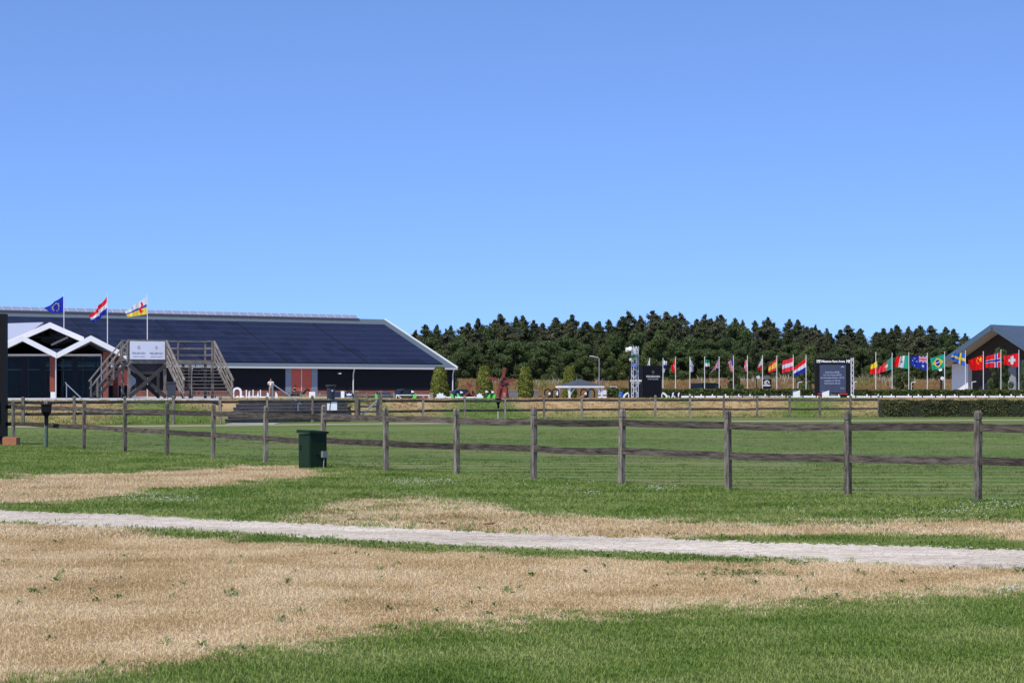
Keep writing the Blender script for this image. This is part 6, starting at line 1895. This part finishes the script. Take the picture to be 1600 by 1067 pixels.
for px, lb_ in ((1043.5, 'white ring lying against the quarter-round wing'), (1052, 'white ring lying in front of the letter cubes')):
    b = MB(); b.arc((0, 0), 0.10, 0.16, 0, 2 * math.pi, -0.03, 0.03, 16)
    o = b.build('white_ring', M_white, None, (XP(px, 153.8), 153.8, ZP(620.3, 153.8)))
    o.scale = (1, 1, 0.75)
    tag(o, lb_, 'jump')
for (pa, pb_, ya, yb_, lb_) in ((1239, 1250, 613, 609.5, 'white slanted jump panel with a blue corner below the striped flags'), (1284.5, 1295.5, 613.5, 609.8, 'white slanted jump panel in front of the scoreboard')):
    D = 146
    t = thing('slanted_panel', lb_, 'jump', (XP((pa + pb_) / 2, D), D, ARENA), 0, 'slanted white jump panels')
    w = (pb_ - pa) * D / F / 2
    MB().plate([(-w, 0), (w, 0), (w, ZP(yb_, D) - ARENA), (-w, ZP(ya, D) - ARENA)], -0.03, 0.03).build('panel', M_white, t)
    MB().plate([(-w, ZP(ya, D) - ARENA + 0.003), (-w * 0.1, ZP(ya - 1.8, D) - ARENA), (-w * 0.6, ZP(ya - 3.2, D) - ARENA), (-w * 1.2, ZP(ya - 2.6, D) - ARENA)], 0.0, 0.04).build('blue_corner', mat('corner_blue', (0.03, 0.2, 0.42, 1), 0.5), t)
    for s in (-0.8, 0.8): MB().bb(s * w - 0.03, s * w + 0.03, 0.04, 0.3, 0, 0.08).build('foot', M_white, t)
for px, lb_ in ((1284, 'black planter box with a red top by the slanted panel'), (1318, 'black planter box with a red top at the foot of the scoreboard')):
    D = 147
    t = thing('planter_box', lb_, 'jump', (XP(px, D), D, ARENA), 0, 'black boxes with red tops')
    MB().bb(-0.22, 0.22, -0.2, 0.2, 0, ZP(616.2, D) - ARENA).build('box', M_sign, t)
    MB().bb(-0.25, 0.25, -0.22, 0.22, ZP(616.2, D) - ARENA + 0.002, ZP(614.3, D) - ARENA).build('top', mat('signal_red', (0.6, 0.02, 0.02, 1), 0.5), t)
# farther arena fence and white gate
t = thing('arena_fence', 'low grey post-and-rail fence in front of the riding hall', 'fence', (XP(573, 178), 178, ARENA))
ps = [470, 500, 573, 615.5]
for p in ps: MB().bb(XP(p, 178) - XP(573, 178) - 0.08, XP(p, 178) - XP(573, 178) + 0.08, -0.07, 0.07, 0, ZP(613.5, 178) - ARENA).build('post', M_wood2, t)
for a, b_ in zip(ps[:-1], ps[1:]):
    for y in (617.2, 622): MB().bb(XP(a, 178) - XP(573, 178) + 0.09, XP(b_, 178) - XP(573, 178) - 0.09, -0.03, 0.03, ZP(y, 178) - ARENA - 0.06, ZP(y, 178) - ARENA + 0.06).build('rail', M_wood2, t)
t = thing('white_gate', 'wide pale gate with a diagonal brace in the arena fence', 'gate', (XP(618.5, 178), 178, ARENA))
gl2 = XP(671, 178) - XP(618.5, 178)
for z in (0.35, 0.8, ZP(617.2, 178) - ARENA): MB().bb(0.05, gl2 - 0.05, -0.02, 0.02, z - 0.04, z + 0.04).build('bar', M_wtrim, t)
for x in (0.0, gl2 - 0.08): MB().bb(x, x + 0.08, -0.03, 0.03, 0.1, ZP(616.4, 178) - ARENA).build('stile', M_wtrim, t)
MB().beam((0.1, -0.04, ZP(617.2, 178) - ARENA), (1.2, -0.04, 0.35), 0.03, 0.07).build('brace', M_wtrim, t)
tag(MB().bb(-0.15, 0.15, -0.1, 0.1, 0, ZP(613.5, 178) - ARENA).build('gate_post', M_wood2, None, (XP(674, 178), 178, ARENA)), 'thick grey post at the end of the wide pale gate', 'post')

# ------------------------------------------------------------------ vehicles
def car(px, D, rz, label, L_=4.3, H_=1.5, col=(0.01, 0.012, 0.016, 1), van=False, zb=ARENA):
    nm = 'parked_van' if van else 'parked_car'
    t = thing(nm, label, 'van' if van else 'car', (XP(px, D), D, zb), rz)
    m = mat('car_paint_%d' % px, col, 0.35, 0.05, spec=0.25)
    W = 0.88
    prof = ([(-L_ / 2, 0.35), (-L_ / 2, 0.9), (-L_ / 2 + 0.15, H_ * 0.97), (-L_ / 2 + 0.5, H_), (L_ * 0.12, H_), (L_ * 0.26, H_ * 0.92), (L_ * 0.40, H_ * 0.58), (L_ / 2 - 0.1, H_ * 0.46), (L_ / 2, 0.6), (L_ / 2, 0.35)] if van else
            [(-L_ / 2, 0.3), (-L_ / 2, 0.85), (-L_ * 0.42, 1.0), (-L_ * 0.30, H_ * 0.93), (-L_ * 0.14, H_), (L_ * 0.06, H_ * 0.99), (L_ * 0.25, 1.0), (L_ * 0.46, 0.8), (L_ / 2, 0.6), (L_ / 2, 0.3)])
    MB().plate(prof, -W, W).build('body', m, t)
    gl_ = mat('car_glass', (0.01, 0.012, 0.014, 1), 0.05)
    for s in (-1, 1):
        y0, y1 = (s * W + 0.004 * s, s * W + 0.012 * s)
        MB().plate([(-L_ * 0.26, 1.05), (L_ * 0.16, 1.05), (L_ * 0.05, H_ * 0.94), (-L_ * 0.2, H_ * 0.94)] if not van else [(L_ * 0.08, H_ * 0.55), (L_ * 0.36, H_ * 0.58), (L_ * 0.24, H_ * 0.88), (L_ * 0.08, H_ * 0.88)], min(y0, y1), max(y0, y1)).build('window', gl_, t)
        for x in (-L_ * 0.3, L_ * 0.32):
            w = MB().cyl((x, s * (W - 0.18), 0.32), (x, s * (W + 0.02), 0.32), 0.32, 0.32, 18).build('wheel', M_black, t)
            MB().cyl((x, s * (W + 0.021), 0.32), (x, s * (W + 0.03), 0.32), 0.2, 0.2, 14).build('rim', M_alu, w)
    MB().bb(L_ / 2 + 0.003, L_ / 2 + 0.02, -0.8, -0.5, 0.6, 0.72).build('headlight', M_white, t)
    MB().bb(L_ / 2 + 0.003, L_ / 2 + 0.02, 0.5, 0.8, 0.6, 0.72).build('headlight', M_white, t)
    return t
car(1106, 226, R(38), 'black van parked behind the long hedge', 3.9, ZP(598.2, 226) - ARENA, van=True)
car(634, 210, R(25), 'black car parked in front of the riding hall wall', 2.9, ZP(607.8, 210) - ARENA)
car(594, 214, R(160), 'dark blue car parked left of the black car by the riding hall', 2.6, ZP(612.3, 214) - ARENA, (0.02, 0.035, 0.075, 1))
car(724, 214, R(15), 'dark navy car beside the corner of the riding hall', 3.2, ZP(608, 214) - ARENA, (0.012, 0.018, 0.04, 1))

# ------------------------------------------------------------------ people and horse (skin modifier over a skeleton)
def skin(name, verts, edges, radii, m, parent=None, loc=(0, 0, 0), root=0, sub=2):
    me = bpy.data.meshes.new(name)
    me.from_pydata(verts, edges, [])
    me.materials.append(m)
    o = link(name, me, parent, loc)
    md = o.modifiers.new('skin', 'SKIN'); md.use_smooth_shade = True
    if not me.skin_vertices:
        me.attributes.new
    sv = me.skin_vertices[0].data if me.skin_vertices else None
    if sv is None:
        bm = __import__('bmesh').new(); bm.from_mesh(me); bm.verts.layers.skin.verify(); bm.to_mesh(me); bm.free()
        sv = me.skin_vertices[0].data
    for i, r in enumerate(radii):
        sv[i].radius = (r, r) if np.isscalar(r) else r
        sv[i].use_root = (i == root)
    s = o.modifiers.new('sub', 'SUBSURF'); s.levels = sub; s.render_levels = sub
    return o
M_skin = mat('skin_tone', (0.42, 0.25, 0.17, 1), 0.6)
M_shirt = mat('shirt_white', (0.78, 0.78, 0.78, 1), 0.8)
M_trous = mat('beige_trousers', (0.45, 0.33, 0.27, 1), 0.85)
M_hair = mat('hair_brown', (0.07, 0.04, 0.025, 1), 0.8)
def hand(vs, es, rs, wrist, d, side):
    """palm with four bent fingers and a thumb, growing from vertex index wrist"""
    w = Vector(vs[wrist]); d = Vector(d).normalized()
    pi_ = len(vs); vs.append(tuple(w + d * 0.08)); rs.append((0.036, 0.018)); es.append((wrist, pi_))
    sd_ = d.cross(Vector((0, 0, 1)))
    sd_ = sd_.normalized() if sd_.length > 0.05 else Vector((0, 1, 0))
    for k in range(4):
        b0 = len(vs); off = sd_ * ((k - 1.5) * 0.022); l = (0.07, 0.08, 0.076, 0.06)[k]
        vs.append(tuple(w + d * 0.09 + off)); rs.append(0.009); es.append((pi_, b0))
        vs.append(tuple(w + d * (0.09 + l * 0.6) + off + Vector((0, 0, -0.008)))); rs.append(0.009); es.append((b0, b0 + 1))
        vs.append(tuple(w + d * (0.09 + l) + off + Vector((0, 0, -0.025)))); rs.append(0.008); es.append((b0 + 1, b0 + 2))
    b0 = len(vs)
    vs.append(tuple(w + d * 0.045 + sd_ * 0.045 * side)); rs.append(0.011); es.append((wrist, b0))
    vs.append(tuple(w + d * 0.085 + sd_ * 0.06 * side)); rs.append(0.009); es.append((b0, b0 + 1))
pr = thing('person', 'person in a white short-sleeved shirt and beige trousers standing above the steps', 'person', (XP(423.2, 196), 196, PLAT), R(10))
V = [(0, 0, 0.95), (0, 0, 1.12), (0, 0.0, 1.32), (0, 0.01, 1.45), (0, 0, 1.53), (0, -0.01, 1.62), (0, -0.015, 1.71),
     (0.19, 0, 1.42), (0.30, -0.02, 1.20), (0.14, -0.16, 1.12), (-0.19, 0, 1.42), (-0.30, -0.02, 1.20), (-0.14, -0.16, 1.10),
     (0.10, 0, 0.90), (0.11, -0.02, 0.50), (0.12, 0.02, 0.09), (0.12, -0.14, 0.035), (-0.10, 0, 0.90), (-0.11, -0.02, 0.50), (-0.12, 0.02, 0.09), (-0.12, -0.14, 0.035), (0, -0.11, 1.63)]
E = [(0, 1), (1, 2), (2, 3), (3, 4), (4, 5), (5, 6), (3, 7), (7, 8), (8, 9), (3, 10), (10, 11), (11, 12), (0, 13), (13, 14), (14, 15), (15, 16), (0, 17), (17, 18), (18, 19), (19, 20), (5, 21)]
RD = [(0.15, 0.11), (0.13, 0.10), (0.16, 0.11), (0.11, 0.09), 0.055, 0.092, 0.075, 0.06, 0.045, 0.032, 0.06, 0.045, 0.032, 0.085, 0.055, 0.04, 0.035, 0.085, 0.055, 0.04, 0.035, 0.014]
hand(V, E, RD, 9, (-1, -0.3, 0.2), 1); hand(V, E, RD, 12, (1, -0.3, 0.1), -1)
body = skin('body', V, E, RD, M_skin, pr)
skin('shirt', V[:4] + [V[7], (0.27, -0.015, 1.26), V[10], (-0.27, -0.015, 1.26)], [(0, 1), (1, 2), (2, 3), (3, 4), (4, 5), (3, 6), (6, 7)], [(0.165, 0.125), (0.15, 0.115), (0.18, 0.13), (0.12, 0.1), 0.085, 0.07, 0.085, 0.07], M_shirt, pr)
skin('trousers', [V[0], V[13], V[14], (0.12, 0.02, 0.1), V[17], V[18], (-0.12, 0.02, 0.1)], [(0, 1), (1, 2), (2, 3), (0, 4), (4, 5), (5, 6)], [(0.16, 0.12), 0.105, 0.075, 0.065, 0.105, 0.075, 0.065], M_trous, pr)
skin('hair', [(0, 0.02, 1.66), (0, 0.01, 1.735), (0, 0.06, 1.62)], [(0, 1), (0, 2)], [0.092, 0.06, 0.06], M_hair, pr)
for s in (-1, 1):
    MB().bb(s * 0.12 - 0.045, s * 0.12 + 0.045, -0.2, 0.07, 0, 0.075).build('shoe', M_black, pr)
for s in (-1, 1):
    MB().lathe([(0.004, -0.01), (0.012, 0), (0.004, 0.01)], 8).build('eye', M_black, pr, (s * 0.033, -0.098, 1.655))

hr = thing('horse', 'dark brown horse with an arched neck being ridden before the red barn door', 'horse', (XP(462, 214), 214, ARENA - 0.08), R(8))
M_horse = mat('dark_bay_coat', (0.032, 0.018, 0.013, 1), 0.5, 0.3, 2)
V = [(-0.75, 0, 1.30), (-0.45, 0, 1.30), (0.0, 0, 1.22), (0.45, 0, 1.25), (0.72, 0, 1.35), (1.0, 0, 1.68), (1.22, 0, 1.86), (1.42, 0, 1.70), (1.55, 0, 1.42),
     (0.55, 0.16, 1.0), (0.60, 0.16, 0.55), (0.56, 0.16, 0.12), (0.60, 0.16, 0.03), (0.50, -0.16, 1.0), (0.75, -0.16, 0.72), (0.62, -0.16, 0.34), (0.66, -0.16, 0.26),
     (-0.70, 0.16, 1.0), (-0.55, 0.16, 0.78), (-0.82, 0.16, 0.50), (-0.80, 0.16, 0.10), (-0.75, 0.16, 0.03), (-0.78, -0.16, 1.0), (-0.70, -0.16, 0.78), (-0.98, -0.16, 0.50), (-0.98, -0.16, 0.12), (-0.93, -0.16, 0.04),
     (-0.98, 0, 1.25), (-1.12, 0, 0.9), (-1.10, 0, 0.5), (1.24, 0.07, 2.0), (1.24, -0.07, 2.0)]
E = [(0, 1), (1, 2), (2, 3), (3, 4), (4, 5), (5, 6), (6, 7), (7, 8), (3, 9), (9, 10), (10, 11), (11, 12), (3, 13), (13, 14), (14, 15), (15, 16), (0, 17), (17, 18), (18, 19), (19, 20), (20, 21), (0, 22), (22, 23), (23, 24), (24, 25), (25, 26), (0, 27), (27, 28), (28, 29), (6, 30), (6, 31)]
RD = [(0.27, 0.28), (0.30, 0.29), (0.29, 0.30), (0.28, 0.30), (0.22, 0.25), (0.13, 0.19), (0.11, 0.15), 0.10, 0.065, 0.12, 0.06, 0.045, 0.06, 0.12, 0.06, 0.045, 0.06, 0.16, 0.11, 0.06, 0.045, 0.06, 0.16, 0.11, 0.06, 0.045, 0.06, 0.06, 0.08, 0.04, 0.025, 0.025]
skin('body', V, E, RD, M_horse, hr, root=2)
MB().plate([(0.62, 1.62), (0.98, 1.9), (1.2, 2.03), (1.22, 1.98), (1.0, 1.82), (0.68, 1.5)], -0.03, 0.03).build('mane', M_black, hr)
MB().plate([(-0.28, 1.40), (0.28, 1.42), (0.32, 1.60), (0.05, 1.53), (-0.2, 1.56), (-0.34, 1.62)], -0.2, 0.2).build('saddle', M_black, hr)
rd = thing('rider', 'rider in dark clothing and helmet sitting on the dark brown horse', 'person', (XP(459.5, 214), 214, 1.40), R(8))
V = [(0, 0, 0.12), (0.02, 0, 0.3), (0.04, 0, 0.48), (0.05, 0, 0.58), (0.06, 0, 0.64), (0.08, 0, 0.72), (0.08, 0, 0.78), (0.06, 0.17, 0.54), (0.12, 0.22, 0.34), (0.34, 0.1, 0.28), (0.06, -0.17, 0.54), (0.12, -0.22, 0.34), (0.34, -0.1, 0.28),
     (0.04, 0.15, 0.08), (0.30, 0.30, -0.08), (0.16, 0.32, -0.48), (0.30, 0.32, -0.53), (0.04, -0.15, 0.08), (0.30, -0.30, -0.08), (0.16, -0.32, -0.48), (0.30, -0.32, -0.53)]
E = [(0, 1), (1, 2), (2, 3), (3, 4), (4, 5), (5, 6), (3, 7), (7, 8), (8, 9), (3, 10), (10, 11), (11, 12), (0, 13), (13, 14), (14, 15), (15, 16), (0, 17), (17, 18), (18, 19), (19, 20)]
RD = [0.14, 0.12, 0.14, 0.09, 0.05, 0.085, 0.07, 0.06, 0.045, 0.032, 0.06, 0.045, 0.032, 0.1, 0.075, 0.05, 0.04, 0.1, 0.075, 0.05, 0.04]
skin('body', V, E, RD, M_skin, rd)
skin('jacket', V[:4] + [V[7], V[8], (0.30, 0.12, 0.29), V[10], V[11], (0.30, -0.12, 0.29)], [(0, 1), (1, 2), (2, 3), (3, 4), (4, 5), (5, 6), (3, 7), (7, 8), (8, 9)], [0.16, 0.14, 0.16, 0.1, 0.08, 0.06, 0.05, 0.08, 0.06, 0.05], mat('jacket_navy', (0.012, 0.014, 0.025, 1), 0.8), rd)
skin('breeches', [V[0], V[13], V[14], V[15], V[17], V[18], V[19]], [(0, 1), (1, 2), (2, 3), (0, 4), (4, 5), (5, 6)], [0.16, 0.12, 0.095, 0.065, 0.12, 0.095, 0.065], mat('breeches_dark', (0.04, 0.04, 0.045, 1), 0.85), rd)
MB().lathe([(0.12, 0.0), (0.125, 0.05), (0.10, 0.12), (0.04, 0.15)], 12).build('helmet', M_black, rd, (0.08, 0, 0.73))
